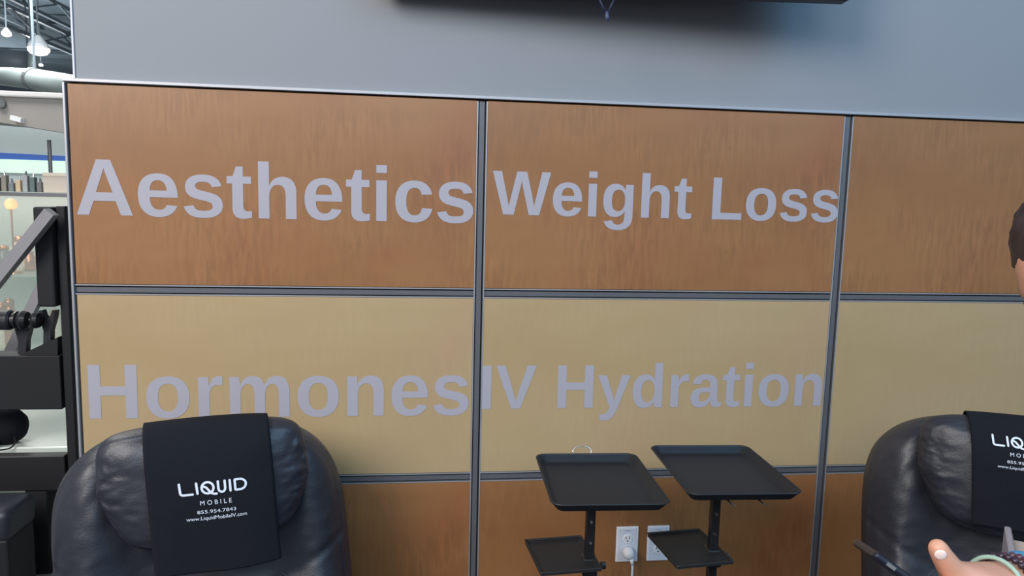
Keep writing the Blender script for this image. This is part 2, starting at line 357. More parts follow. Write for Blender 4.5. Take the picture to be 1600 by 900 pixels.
# chair-local frame: x = u (to the right of the viewer facing the chair), y = -w (chair faces -y), z up
RHO = .14
BC = Vector((0, 0, .585)); BHW, BHH, BT = .372, .350, .105
PW, PH, PT = .252, .146, .080; PC = (.014, .222, .150)     # pillow centre (u, v, w) in back frame
RAISE = [0.0]
def back2loc(u, v, w_): # back frame to chair-local
    return Vector((u - .065 * v, v * math.sin(RHO) - w_ * math.cos(RHO), BC.z + RAISE[0] + v * math.cos(RHO) + w_ * math.sin(RHO) + .015 * u))
def back_warp(a, b, c, hw, hh, T):
    u = a * hw * (1 - .07 * max(0, b) ** 2) ; v = b * hh
    v -= .10 * max(0, abs(a) - .45) ** 1.5 * (b > 0) * b * 1.4          # sloping shoulders
    w_ = c * T
    if c > 0:
        au = abs(a)
        bol = math.exp(-((au - .74) / .20) ** 2)
        w_ += .050 * bol * min(1, c * 1.6) - .022 * math.exp(-(a / .45) ** 2) * min(1, c * 1.5)
        w_ += .020 * math.exp(-((v + .13) / .07) ** 2) * (au < .9)
        seam = math.exp(-((v + .055 - .55 * (au * hw - .21)) / .010) ** 2) * (au * hw > .13)
        w_ -= .006 * seam
    f = fbm(a * .5, b * .28 + 3.1 * (a > 0), c, 6.5) * .006 + fbm(a, b * 2.3, c, 7) * .0028
    return back2loc(u, v, w_ + f)
def pil_warp(a, b, c, hw, hh, T, ou=0):
    tap = 1 - .22 * max(0, -b) ** 1.1 - .03 * max(0, b)
    u = a * hw * tap; v = b * hh - .018 * (1 - a * a) * (b < 0) * (-b) + .012 * (1 - a * a) * max(0, b)
    w_ = c * T
    edge = max(abs(a), abs(b))
    f = fbm(a * .6, b * 1.7 + 5 * ou, c, 4.0) * .006 * max(0, edge - .55) * 2.2 + fbm(a, b, c + ou, 2) * .002
    return back2loc(PC[0] + u, PC[1] + v, PC[2] + w_ + f)
def pil_front(u, v):
    """front face of the pillow in back frame at (u, v)"""
    b = max(-1, min(1, (v - PC[1]) / PH)); tap = 1 - .22 * max(0, -b) ** 1.1 - .03 * max(0, b)
    a = max(-1, min(1, (u - PC[0]) / (PW * tap)))
    s = (abs(a) ** 7 + abs(b) ** 7) ** (1 / 7)
    return PC[2] + PT * max(0, 1 - s ** 2.3) ** (1 / 2.3)

def recliner(pos, rz, label, seed):
    t = thing('recliner', pos, label, 'armchair', 'black leather recliners', rz)
    bm = cushion(BHW, BHH, BT, 5.6, 3.0, back_warp); bm_obj('backrest', bm, M_leather, t, smooth=True)
    bm = cushion(PW, PH, PT, 7, 2.3, lambda *a: pil_warp(*a, ou=seed)); bm_obj('pillow', bm, M_leather, t, smooth=True)
    # stitched seams fanning from under the pillow to the outer edge
    for s in (-1, 1):
        for k in (0, 1):
            pts = []
            for i in range(9):
                q = i / 8; u = s * (.17 + .15 * q); v = -.055 - .12 * q - .012 * k
                a = u / BHW; b_ = v / BHH; ss = (abs(a) ** 5.6 + abs(b_) ** 5.6) ** (1 / 5.6); c = max(0, 1 - ss ** 3.0) ** (1 / 3.0)
                p_ = back_warp(a, b_, c, BHW, BHH, BT); pts.append(p_ + Vector((0, -.0015, .0004)))
            bm = bmesh.new(); tube(bm, pts, .0016, 6); bm_obj('seam', bm, M_thread, t, smooth=True)
    # seat, arms, base, foot rest
    bm = bmesh.new(); box(bm, -.27, .27, -.60, .02, .27, .45, .06, 4); bm_obj('seat', bm, M_leather, t, smooth=True)
    for s in (-1, 1):
        bm = bmesh.new(); box(bm, s * .34 - .085, s * .34 + .085, -.62, -.16, .08, .49, .055, 4); bm_obj('armrest', bm, M_leather, t, smooth=True)
    bm = bmesh.new(); box(bm, -.25, .25, -.68, -.585, .10, .42, .04, 3); bm_obj('footrest', bm, M_leather, t, smooth=True)
    bm = bmesh.new(); box(bm, -.30, .30, -.55, .04, 0, .28, .01, 1); bm_obj('base', bm, M_blackmet, t)
    return t

def ribbon(pts, wd):
    """flat stroke with round caps in 2D -> list of quads (vertices, faces)"""
    V, Fc = [], []
    P = [np.array(p, float) for p in pts]
    L = []
    for i, p in enumerate(P):
        d = P[min(i + 1, len(P) - 1)] - P[max(i - 1, 0)]; d = d / (np.hypot(*d) + 1e-9); nrm = np.array((-d[1], d[0]))
        L.append((p, d, nrm))
    seq = []
    p, d, nrm = L[0]
    for a in (20, 50, 75): seq.append((p - d * wd / 2 * math.cos(R(a)), nrm * math.sin(R(a))))
    for p, d, nrm in L: seq.append((p, nrm))
    p, d, nrm = L[-1]
    for a in (75, 50, 20): seq.append((p + d * wd / 2 * math.cos(R(a)), nrm * math.sin(R(a))))
    for p, nrm in seq: V += [p + nrm * wd / 2, p - nrm * wd / 2]
    for i in range(len(seq) - 1): Fc.append((2 * i, 2 * i + 1, 2 * i + 3, 2 * i + 2))
    return V, Fc
def arc(cx, cy, rx, ry, a0, a1, n=14): return [(cx + rx * math.cos(R(a0 + (a1 - a0) * k / n)), cy + ry * math.sin(R(a0 + (a1 - a0) * k / n))) for k in range(n + 1)]
def lp(a, b, n=4): return [(a[0] + (b[0] - a[0]) * k / n, a[1] + (b[1] - a[1]) * k / n) for k in range(n + 1)]
LOGO = [
    lp((8, 118), (12, 34)) + arc(38, 32, 26, 24, 180, 265, 6) + lp((46, 8), (118, 9)),
    lp((155, 112), (160, 12), 6),
    arc(251, 60, 52, 54, 0, 360, 28),
    [(206, 74), (222, 74), (240, 62), (256, 40), (274, 14), (292, 0), (310, -4), (326, -4)],
    lp((345, 112), (345, 46)) + arc(375, 44, 30, 36, 180, 360, 12) + lp((405, 46), (405, 112)),
    lp((450, 112), (450, 10), 6),
    lp((536, 112), (494, 112), 3) + lp((494, 108), (494, 12), 6) + lp((498, 10), (540, 10), 3) + arc(540, 61, 52, 51, -88, 88, 14),
]
def flat_text(body, cx, base, width, cap):
    cu = bpy.data.curves.new('t', 'FONT'); cu.body = body; cu.resolution_u = 3
    o = bpy.data.objects.new('t', cu); COL.objects.link(o); me = eval_mesh(o); bpy.data.objects.remove(o)
    V = np.array([v.co[:2] for v in me.vertices]); F_ = [tuple(p.vertices) for p in me.polygons]
    x0, x1 = V[:, 0].min(), V[:, 0].max(); capf = .72
    V[:, 0] = (V[:, 0] - (x0 + x1) / 2) * width / (x1 - x0) + cx
    V[:, 1] = V[:, 1] * cap / capf + base
    return list(V), F_
TW = .147; TO = .026
def towel_pt(u, v, lift=.006, seed=0):
    """towel surface in back frame: over the pillow then hanging free below it"""
    fold = fbm(u, v * .4, seed, 6) * .002
    vlow = PC[1] - .055
    if v >= vlow: wf = pil_front(u, v)
    else:
        wf = pil_front(u, vlow) - (vlow - v) * .10
    return back2loc(u, v, wf + lift + fold)
def chair_cover(chair, label, seed, lu=0.0, lv=0.0, ts=.89, ln=.345):
    t = thing('headrest_cover', chair.location, label, 'cloth', 'printed black covers on the recliner headrests', chair.rotation_euler.z)
    nu, nv = 36, 60
    bm = bmesh.new(); grid = []
    vt = PC[1] + PH * .93; vb = vt - ln
    def wrap(u, phi):
        """point on the pillow skin at angle phi (0 = front, 90 = crest, 180 = back), pushed out a little"""
        a = u / PW; lo, hi = 0.0, 3.0; b, c = math.sin(R(phi)), math.cos(R(phi))
        for _ in range(30):
            t_ = (lo + hi) / 2
            F_ = (abs(a) ** 7 + abs(b * t_) ** 7) ** (2.3 / 7) + abs(c * t_) ** 2.3
            if F_ > 1: hi = t_
            else: lo = t_
        n_ = Vector((0, b / PH * .1, c / PT * .1)); n_.normalize()
        vv = b * lo * PH + .012 * (1 - a * a) * max(0, b * lo)
        return back2loc(u, PC[1] + vv + n_.y * .010, PC[2] + c * lo * PT + n_.z * .0085)
    v_join = PC[1] + .045
    phis = []
    ph0 = 0
    # angle at which the wrap meets the front sheet
    lo_, hi_ = 0, 89
    for _ in range(30):
        mid = (lo_ + hi_) / 2
        t_ = wrap(0, mid); vloc = (t_ - back2loc(0, 0, 0)).dot(back2loc(0, 1, 0) - back2loc(0, 0, 0))
        if vloc > v_join: hi_ = mid
        else: lo_ = mid
    for k in range(31):
        ang = 170 + (lo_ - 170) * k / 30
        grid.append([bm.verts.new(wrap(TO - TW + 2 * TW * j / nu, ang)) for j in range(nu + 1)])
    def surf(u, v):
        if v <= v_join:
            dl = wrap(u, lo_) - towel_pt(u, v_join, .0085, seed); i = (v_join - v) / (v_join - vb) * nv
            return towel_pt(u, v - .004 * math.sin(u * 20) * (vt - v) / .4, .0085, seed) + dl * math.exp(-(i / 9) ** 2)
        a_, b_ = 0, 89
        for _ in range(20):
            mid = (a_ + b_) / 2
            if (wrap(u, mid) - back2loc(u, 0, 0)).dot(VU) > v: b_ = mid
            else: a_ = mid
        return wrap(u, a_)
    VU = back2loc(0, 1, 0) - back2loc(0, 0, 0); VU = Vector((0, VU.y, VU.z)).normalized(); FN = (back2loc(0, 0, 1) - back2loc(0, 0, 0)).normalized()
    jo = [grid[-1][j].co - towel_pt(TO - TW + 2 * TW * j / nu, v_join, .0085, seed) for j in range(nu + 1)]
    for i in range(1, nv + 1):
        val = v_join + (vb - v_join) * i / nv; row = []
        for j in range(nu + 1):
            u = TO - TW + 2 * TW * j / nu
            dl = jo[j] * math.exp(-(i / 9) ** 2)
            row.append(bm.verts.new(towel_pt(u, val - .004 * math.sin(u * 20) * (vt - val) / .4, .0085, seed) + dl))
        grid.append(row)
    for a, b in zip(grid, grid[1:]):
        for j in range(nu): bm.faces.new((a[j], b[j], b[j + 1], a[j + 1]))
    bmesh.ops.recalc_face_normals(bm, faces=bm.faces)
    o = bm_obj('cloth', bm, M_towel, t, smooth=True)
    so = o.modifiers.new('s', 'SOLIDIFY'); so.thickness = .004; so.offset = -1
    k = .000292 * ts; cx0 = 305; lu += .029; lv += .005
    oy = PC[1] - .015 + lv
    def put(name, V, F_):
        bm = bmesh.new()
        vs = [bm.verts.new((p[0], p[1], 0)) for p in V]
        for f in F_:
            try: bm.faces.new([vs[i] for i in f])
            except ValueError: pass
        bmesh.ops.triangulate(bm, faces=bm.faces[:])
        bmesh.ops.subdivide_edges(bm, edges=[e for e in bm.edges if e.calc_length() > 25], cuts=2)
        for v_ in bm.verts:
            v_.co = surf((v_.co.x - cx0) * k + lu, (v_.co.y) * k + oy) + FN * .0022
        bm_obj(name, bm, M_print, t)
    for st in LOGO:
        V, F_ = ribbon(st, 21); put('logo_stroke', V, F_)
    put('print_line', *flat_text('M O B I L E', 314, -104, 278, 45))
    put('print_line', *flat_text('855.954.7843', 313, -186, 343, 34))
    put('print_line', *flat_text('www.LiquidMobileIV.com', 310, -248, 534, 36))
    return t
rl = recliner((-.752, -.300, 0), R(15), 'black leather recliner at the left, in front of the first panel column', 0)
chair_cover(rl, 'black printed cloth over the headrest of the left recliner', 0)
RAISE[0] = .034
rr = recliner((1.487, -.50, 0), R(-30), 'black leather recliner at the right edge, angled towards the tray stands', 1)
chair_cover(rr, 'black printed cloth over the headrest of the right recliner', 1, lu=-.036, lv=.100, ts=.75, ln=.262)

# ------------------------------------------------------------------ tray stands
def tray_mesh(bm, w_, d_, rim, th, cr, flare, z, M=None, seg=6):
    """rounded rectangular tray: floor, flared rim with a rolled lip, underside"""
    def loop(hx, hy, r, zz):
        out = []
        for cx, cy, a0 in ((hx - r, hy - r, 0), (-hx + r, hy - r, 90), (-hx + r, -hy + r, 180), (hx - r, -hy + r, 270)):
            for k in range(seg + 1):
                a = R(a0 + 90 * k / seg); out.append((cx + r * math.cos(a), cy + r * math.sin(a), zz))
        return out
    hx, hy = w_ / 2, d_ / 2
    L = [loop(hx - flare - th, hy - flare - th, max(.004, cr - flare), z - rim), loop(hx - flare, hy - flare, cr - flare * .6, z - rim),
         loop(hx - .002, hy - .002, cr, z - .004), loop(hx, hy, cr, z - .002), loop(hx - .001, hy - .001, cr, z), loop(hx - .005, hy - .005, cr, z), loop(hx - .007, hy - .007, cr, z - .003),
         loop(hx - flare - .004, hy - flare - .004, cr - flare * .6, z - rim + th + .003), loop(hx - flare - .010, hy - flare - .010, max(.004, cr - flare), z - rim + th)]
    rows = [[bm.verts.new(M @ Vector(p) if M else p) for p in l] for l in L]
    n = len(rows[0])
    for a, b in zip(rows, rows[1:]):
        for k in range(n): bm.faces.new((a[k], a[(k + 1) % n], b[(k + 1) % n], b[k]))
    bm.faces.new(list(reversed(rows[0]))); bm.faces.new(rows[-1])
def tray_stand(pos, label, w_, d_, rz, shelf, pole_off, ring=False, rods=False, srz=0):
    t = thing('tray_stand', pos, label, 'tray stand', 'black two-level tray stands')
    top = .83
    bm = bmesh.new(); tray_mesh(bm, w_, d_, .024, .003, .030, .018, top, Matrix.Rotation(rz, 4, 'Z')); bm_obj('tray', bm, M_tray, t, smooth=False)
    px, py = pole_off
    bm = bmesh.new(); box(bm, px - .012, px + .012, py - .012, py + .012, .06, top - .028, .002); bm_obj('pole', bm, M_blackmet, t)
    bm = bmesh.new(); box(bm, px - .07, px + .07, py - .02, py + .02, top - .030, top - .024, .001); box(bm, px - .02, px + .02, py - .09, py + .09, top - .031, top - .0245, .001); bm_obj('tray_bracket', bm, M_blackmet, t)
    # side shelf: centre, size, height
    sx, sy, sw, sd, sz = shelf
    Ms = Matrix.Translation((sx, sy, 0)) @ Matrix.Rotation(srz, 4, 'Z')
    bm = bmesh.new(); tray_mesh(bm, sw, sd, .010, .002, .004, .002, sz, Ms, 2); bm_obj('side_shelf', bm, M_shelf, t)
    bm = bmesh.new(); box(bm, px - .020, px + .020, py - .022, py + .022, sz - .055, sz - .004, .003)
    tube(bm, [(px + .015, py - .005, sz - .030), (px + .034, py - .005, sz - .030)], .006, 10)
    tube(bm, [(px + .034, py - .005, sz - .030), (px + .046, py - .005, sz - .030)], [.011, .010], 10)
    box(bm, px - .07, px - .015, py - .010, py + .010, sz - .022, sz - .010)
    bm_obj('clamp', bm, M_blackmet, t)
    for zz in (.64, .70):
        bm = bmesh.new(); tube(bm, [(px, py - .012, zz), (px, py - .015, zz)], .004, 10); bm_obj('screw', bm, M_chrome, t)
    for k in range(4):
        a = R(45 + 90 * k); e = (px + .22 * math.cos(a), py + .22 * math.sin(a))
        bm = bmesh.new(); beam(bm, (px, py, .075), (e[0], e[1], .062), .028, .018); bm_obj('foot', bm, M_blackmet, t)
        bm = bmesh.new(); tube(bm, [(e[0] - .012, e[1], .026), (e[0] + .012, e[1], .026)], .026, 14); box(bm, e[0] - .004, e[0] + .004, e[1] - .004, e[1] + .004, .03, .062); bm_obj('caster', bm, M_blackmet, t)
    if rods:
        for x_ in rods:
            bm = bmesh.new(); tube(bm, [(x_ - .022, -.13, top - .026), (x_ + .006, -.165, top - .045)], .0022, 6)
            bm_obj('rod', bm, M_blackmet, t)
    return t
s1 = tray_stand((.2985, -.446, 0), 'black tray stand on the left, left of the plugged-in wall outlet', .302, .366, R(-2),
           (-.085, .030, .172, .195, .60), (-.012, .015), srz=R(5))
s2 = tray_stand((.666, -.396, 0), 'black tray stand on the right, with two thin rods under its tray', .312, .378, R(-2),
           (-.082, -.005, .172, .205, .60), (-.013, -.010), rods=(-.03, .055), srz=R(6))
# chrome handle ring on the wall side of the first tray
bm = bmesh.new(); c0 = Vector((-.002, .19, .833))
tube(bm, [c0 + Vector((.028 * math.cos(R(a)), .006 * math.sin(R(a)), .014 * math.sin(R(a)))) for a in range(0, 361, 15)], .0016, 6, cap=False)
ring = bm_obj('handle_loop', bm, M_chrome, s1, smooth=True); ring['label'] = 'thin chrome loop'

# ------------------------------------------------------------------ wall outlets
def outlet(px0, px1, py0, py1, label, sockets):
    a, b = at_y(px0, py0, 0), at_y(px1, py1, 0); c = (a + b) / 2; hw, hh = .0385, .0625
    t = thing('wall_outlet', (c.x, .002, c.z), label, 'outlet', 'white wall outlets')
    bm = bmesh.new(); box(bm, -hw, hw, -.007, 0, -hh, hh, .0025, 2); bm_obj('cover_plate', bm, M_white, t)
    bm = bmesh.new(); box(bm, -hw + .006, hw - .006, -.0078, -.006, -hh + .006, hh - .006, .0006); bm_obj('insert', bm, mat('pale grey plastic', (215, 220, 230), .45, noise_amt=.02), t)
    if sockets:
        for s in (1, -1):
            bm = bmesh.new(); lathe(bm, [(.0165, 0), (.0165, .0022), (.0150, .003)], 24, Matrix.Translation((0, -.0075, s * .0205)) @ Matrix.Rotation(R(90), 4, 'X')); so = bm_obj('socket', bm, M_white, t)
            bm = bmesh.new()
            for q in (-.0062, .0062): box(bm, q - .0013, q + .0013, -.0112, -.0095, s * .0205 + .001, s * .0205 + .009)
            lathe(bm, [(.0028, 0), (.0028, .0006)], 12, Matrix.Translation((0, -.0106, s * .0205 - .0065)) @ Matrix.Rotation(R(90), 4, 'X')); bm_obj('slot', bm, M_slot, so)
        bm = bmesh.new()
        for q in (-.006, 0, .007): box(bm, q - .0015, q + .0015, -.0083, -.0077, .0485, .0500)
        bm_obj('marking', bm, M_slot, t)
    return t
outlet(961, 997.5, 822, 877, 'white outlet plate with a plug in its lower socket', True)
outlet(1011, 1044, 822, 874, 'white outlet plate half hidden by the small right shelf', True)
a = (at_y(961, 822, 0) + at_y(997.5, 877, 0)) / 2
pl = thing('power_plug', (a.x, -.010, a.z - .0215), 'round white plug with a white cord hanging from the outlet', 'plug')
bm = bmesh.new(); lathe(bm, [(.019, 0), (.0195, .012), (.017, .028), (.011, .034)], 24, Matrix.Rotation(R(90), 4, 'X')); bm_obj('plug_body', bm, M_white, pl, smooth=True)
bm = bmesh.new(); tube(bm, cat([(0.006, -.022, -.010), (.012, -.026, -.040), (.013, -.024, -.09), (.016, -.02, -.2), (.03, -.02, a.z * -.6), (.06, -.02, .006 - (a.z - .0215)), (.2, -.02, .006 - (a.z - .0215))]), .0042, 8); bm_obj('cord', bm, M_white, pl, smooth=True)
bm = bmesh.new(); tube(bm, [(.008, -.023, -.015), (.0115, -.026, -.036)], [.0075, .0055], 10); bm_obj('strain_relief', bm, M_white, pl, smooth=True)


# ------------------------------------------------------------------ exercise machine beyond the end of the partition
YR = .72
def b3(px0, py0, px1, py1, Y, dep):
    a, b = at_y(px0, py0, Y), at_y(px1, py1, Y); return (a.x, Y, a.z), (b.x, Y + dep, b.z)
rk = thing('equipment_frame', (-1.62, YR, 0), 'tall black steel equipment frame at the left end of the partition', 'frame')
def rbox(name, px0, py0, px1, py1, Y, dep, m=M_rack, bev=.004, parent=None, z0=None):
    a, b = b3(px0, py0, px1, py1, Y, dep)
    if z0 is not None: b = (b[0], b[1], z0)
    o = mkbox(name, a, b, m, None, bev, 2)
    o.data.transform(Matrix.Translation(-(parent or rk).location)); o.parent = parent or rk; return o
rbox('post', 86, 322, 128, 900, YR, .09, z0=0)
rbox('pad', 50, 323, 87, 480, YR - .03, .13, mat('black pad', (16, 17, 22), .7, noise_amt=.1), .008)
rbox('cross_beam', -150, 556, 97, 640, YR - .01, .10)
rbox('cross_beam', -150, 716, 103, 766, YR - .01, .05, mat('charcoal beam', (26, 25, 28), .5, noise_amt=.06))
a_ = at_y(38, 766, YR); b_ = at_y(73, 766, YR)
o = mkbox('leg', (a_.x, YR, 0), (b_.x, YR + .12, a_.z), M_rack, None, .004); o.data.transform(Matrix.Translation(-rk.location)); o.parent = rk
o = mkbox('leg', (a_.x - .9, YR, 0), (a_.x - .78, YR + .12, a_.z + .3), M_rack, None, .004); o.data.transform(Matrix.Translation(-rk.location)); o.parent = rk
bm = bmesh.new()   # gusset rising to the post
pts = [at_y(x, y, YR) for x, y in ((26, 557), (90, 527), (90, 560), (26, 560))]
f0 = [bm.verts.new(p - rk.location) for p in pts]; f1 = [bm.verts.new(p - rk.location + Vector((0, .08, 0))) for p in pts]
bm.faces.new(f0); bm.faces.new(list(reversed(f1)))
for i in range(4): bm.faces.new((f0[i], f1[i], f1[(i + 1) % 4], f0[(i + 1) % 4]))
bmesh.ops.recalc_face_normals(bm, faces=bm.faces); bm_obj('gusset', bm, M_rack, rk)
bm = bmesh.new(); beam(bm, at_y(81, 331, YR - .08) - rk.location, at_y(-70, 520, YR - .08) - rk.location, .04, .045, (0, 1, 0)); bm_obj('diagonal_bar', bm, M_rackgrey, rk)
bm = bmesh.new(); beam(bm, at_y(75, 430, YR + .32) - rk.location, at_y(5, 575, YR + .30) - rk.location, .04, .04, (0, 1, 0)); bm_obj('diagonal_bar', bm, M_rackgrey, rk)
bm = bmesh.new(); beam(bm, at_y(70, 432, YR + .30) - rk.location, Vector((at_y(60, 432, YR).x + .05, YR + .11, at_y(60, 432, YR).z)) - rk.location, .03, .03, (0, 0, 1)); bm_obj('bar_mount', bm, M_rack, rk)
# Y shaped forks on the beam
def fork(px, ytop, ybot, s, name='fork'):
    pf = mat('fork plastic', (42, 42, 46), .4, noise_amt=.05)
    Y = YR + .03; bm = bmesh.new()
    out = [(-6, ybot), (-5.5, ybot - 28), (-12, ytop + 12), (-14, ytop), (-8, ytop), (-5, ytop + 9), (0, ytop + 15), (6, ytop + 8), (9, ytop), (14, ytop), (12, ytop + 14), (6.5, ybot - 28), (6, ybot)]
    P = [at_y(px + x * s, y, Y) - rk.location for x, y in out]
    f0 = [bm.verts.new(p) for p in P]; f1 = [bm.verts.new(p + Vector((0, .035, 0))) for p in P]
    bm.faces.new(f0); bm.faces.new(list(reversed(f1))); n = len(P)
    for i in range(n): bm.faces.new((f0[i], f1[i], f1[(i + 1) % n], f0[(i + 1) % n]))
    bmesh.ops.recalc_face_normals(bm, faces=bm.faces); bm_obj(name, bm, pf, rk)
fork(34, 497, 562, 1.05); fork(73, 485, 545, .95)
# padded roller resting in the first fork
rc = at_y(30, 500, YR)
ro = thing('padded_roller', rc, 'black padded roller with a round end knob, resting in the frame fork', 'roller')
bm = bmesh.new(); u = .00265
RX = Matrix.Translation((0, 0, 0)) @ Matrix.Rotation(R(90), 4, 'Y')
lathe(bm, [(14.5 * u, -190 * u), (15 * u, -188 * u), (15 * u, -12 * u), (13 * u, -9 * u)], 24, RX); bm_obj('roller_pad', bm, mat('roller foam', (34, 34, 44), .5, noise_amt=.1), ro, smooth=False)
bm = bmesh.new(); lathe(bm, [(11 * u, -9 * u), (11 * u, -6 * u), (13 * u, -5 * u), (13 * u, -2 * u), (11 * u, -1 * u), (13 * u, 2 * u), (14 * u, 6 * u), (12 * u, 12 * u), (6 * u, 15 * u)], 24, RX); bm_obj('collar', bm, M_blackmet, ro)
bm = bmesh.new(); lathe(bm, [(5 * u, 14 * u), (5 * u, 18 * u), (11 * u, 20 * u), (12.5 * u, 23 * u), (11 * u, 28 * u), (5 * u, 31 * u)], 24, RX); bm_obj('end_knob', bm, M_blackmet, ro)
bm = bmesh.new(); lathe(bm, [(15.2 * u, -14 * u), (15.2 * u, -6 * u)], 24, Matrix.Translation((0, -.001, -.001)) @ RX @ Matrix.Scale(.5, 4)); bm_obj('axle', bm, M_white, ro)

# black vinyl stool at the lower left
st = thing('stool', (at_y(0, 840, .45).x - .10, .48, 0), 'black vinyl stool at the bottom left corner beside the frame', 'stool')
tz = at_y(10, 800, .36).z
xr_ = at_y(12, 820, .36).x - st.location.x
bm = bmesh.new(); box(bm, -.36, xr_, -.12, .08, tz - .12, tz, .03, 4); bm_obj('seat', bm, M_leather, st, smooth=True)
bm = bmesh.new(); box(bm, -.35, xr_ - .01, -.11, .07, 0.02, tz - .11, .01, 2); bm_obj('body', bm, M_rack, st)
for sx in (-.30, xr_ - .06):
    for sy in (-.08, .05):
        bm = bmesh.new(); tube(bm, [(sx, sy, 0), (sx, sy, .03)], .015, 10); bm_obj('foot', bm, M_blackmet, st)

# pale table behind the frame with a black bag on it
tb = thing('low_table', (-2.22, 1.46, 0), 'low pale table seen through the gap in the black frame', 'table')
M_pale = mat('pale table top', (206, 214, 206), .25, noise_amt=.03)
mkbox('table_top', (-.62, -.62, .455), (.62, .62, .50), M_pale, tb, .006, 2)
for sx in (-.56, .56):
    for sy in (-.56, .56): mkbox('leg', (sx - .025, sy - .025, 0), (sx + .025, sy + .025, .455), M_pale, tb)
bgp = at_z(12, 692, .50)
bg = thing('bag', (bgp.x, bgp.y, .50), 'rounded black bag with a thin cord on the pale table', 'bag')
bm = bmesh.new(); bmesh.ops.create_uvsphere(bm, u_segments=28, v_segments=18, radius=1)
for v in bm.verts:
    n_ = 1 + .06 * fbm(v.co.x, v.co.y, v.co.z, 1.5)
    v.co = Vector((v.co.x * .085 * n_, v.co.y * .07 * n_, .075 + v.co.z * .078 * n_))
bm_obj('pouch', bm, M_towel, bg, smooth=True)
bm = bmesh.new(); bmesh.ops.create_uvsphere(bm, u_segments=20, v_segments=14, radius=1)
for v in bm.verts: v.co = Vector((-.055 + v.co.x * .05, -.075 + v.co.y * .045, .055 + v.co.z * .054))
bm_obj('side_pocket', bm, M_towel, bg, smooth=True)
bm = bmesh.new(); tube(bm, cat([(.055, -.05, .045), (.06, -.06, .02), (.05, -.075, .003), (.02, -.10, .003), (-.02, -.11, .003)]), .003, 6); bm_obj('cord', bm, M_blackmet, bg)

# ------------------------------------------------------------------ glass display counter with a warm lamp
M_glass = mat('greenish glass', (205, 222, 214), .05, alpha=.22, noise_amt=.01)
gx0, gx1 = -4.2, -1.9; gy = 2.6
gc = thing('display_cabinet', ((gx0 + gx1) / 2, gy + .3, 0), 'glass display cabinet with a warm lamp behind the black frame', 'cabinet')
gt = at_y(60, 304, gy).z; gm = at_y(60, 432, gy).z; hxg = (gx1 - gx0) / 2
M_railg = mat('grey cabinet rail', (120, 122, 124), .4, .4, noise_amt=.05)
mkbox('top_rail', (-hxg, -.3, gt - .012), (hxg, -.27, gt + .010), M_railg, gc)
mkbox('top_rail', (-hxg, .27, gt - .012), (hxg, .3, gt + .010), M_railg, gc)
mkbox('glass_pane', (-hxg, -.295, .5), (hxg, -.288, gt - .012), M_glass, gc)
mkbox('glass_shelf', (-hxg, -.28, gm - .006), (hxg, .26, gm + .006), mat('glass shelf', (190, 205, 198), .1, alpha=.5, noise_amt=.01), gc)
mkbox('body', (-hxg, -.3, 0), (hxg, .3, .5), M_pale, gc, .005)
for sx in (-hxg, -hxg + 1.1, hxg - .025): mkbox('frame_post', (sx, -.3, .5), (sx + .025, -.275, gt - .012), M_railg, gc)
mkbox('back_panel', (-hxg, .28, .5), (hxg, .295, gt - .012), mat('pale cabinet back', (196, 204, 196), .5, noise_amt=.05), gc)
# goods in the cabinet, copper and pale
random.seed(8)
M_cop = mat('copper', (200, 128, 92), .25, .8, noise_amt=.08); M_crm = mat('cream glaze', (226, 214, 190), .35, noise_amt=.05); M_drk = mat('smoked glass', (96, 96, 102), .2, noise_amt=.1)
gl = ['pale', 'copper', 'smoked', 'cream']
def jar(x, y, z, r, h, m, label):
    t = thing('jar', (x, y, z), label, 'jar', 'jars in the glass display cabinet')
    bm = bmesh.new(); lathe(bm, [(r * .8, 0), (r, h * .15), (r, h * .7), (r * .6, h * .85), (r * .6, h * .9)], 16); bm_obj('jar_body', bm, m, t, smooth=True)
    bm = bmesh.new(); lathe(bm, [(r * .66, h * .9), (r * .66, h), (r * .3, h * 1.06)], 16); bm_obj('lid', bm, M_cop, t, smooth=True)
spots = [(8, 428, .045, .16, M_drk, 'smoked glass jar left of the others on the upper shelf'), (33, 428, .05, .22, M_crm, 'cream jar in the middle of the cabinet shelf'),
         (48, 428, .035, .13, M_cop, 'small copper jar beside the cream jar on the shelf')]
for px, py, r, h, m_, lb in spots:
    p = at_y(px, py, gy + .28); jar(p.x, gy + .28, gm + .006, r, h, m_, lb)
for px, r, h, m_, lb in ((4, .05, .30, M_crm, 'tall cream jar on the cabinet floor behind the roller'), (16, .045, .33, M_cop, 'tall copper jar on the cabinet floor behind the roller'), (86, .05, .26, M_crm, 'pale jar on the cabinet floor beside the black post')):
    p = at_y(px, 500, gy + .25); jar(p.x, gy + .25, .5, r, h, m_, lb)
# warm lamp
lpz = at_y(17, 319, gy + .12)
wl = thing('globe_lamp', (lpz.x, gy + .12, lpz.z - .09), 'small warm glowing globe lamp in the glass cabinet', 'lamp')
bm = bmesh.new(); bmesh.ops.create_uvsphere(bm, u_segments=20, v_segments=12, radius=.036)
for v in bm.verts: v.co.z += .09
bm_obj('globe', bm, mat('warm globe', (255, 190, 150), .4, emit=(255, 135, 75), estr=2.6), wl, smooth=True)
bm = bmesh.new(); lathe(bm, [(.010, .05), (.02, .055)], 12); tube(bm, [(0, 0, gm + .006 - wl.location.z), (0, 0, .06)], .006, 8); lathe(bm, [(.05, gm + .006 - wl.location.z), (.045, gm + .02 - wl.location.z)], 16); bm_obj('lamp_stem', bm, M_cop, wl)
l = bpy.data.lights.new('globe_light', 'POINT'); l.energy = 6; l.color = (1, .6, .38); l.shadow_soft_size = .05
lo = bpy.data.objects.new('globe_light', l); COL.objects.link(lo); lo.location = wl.location + Vector((0, 0, .09))

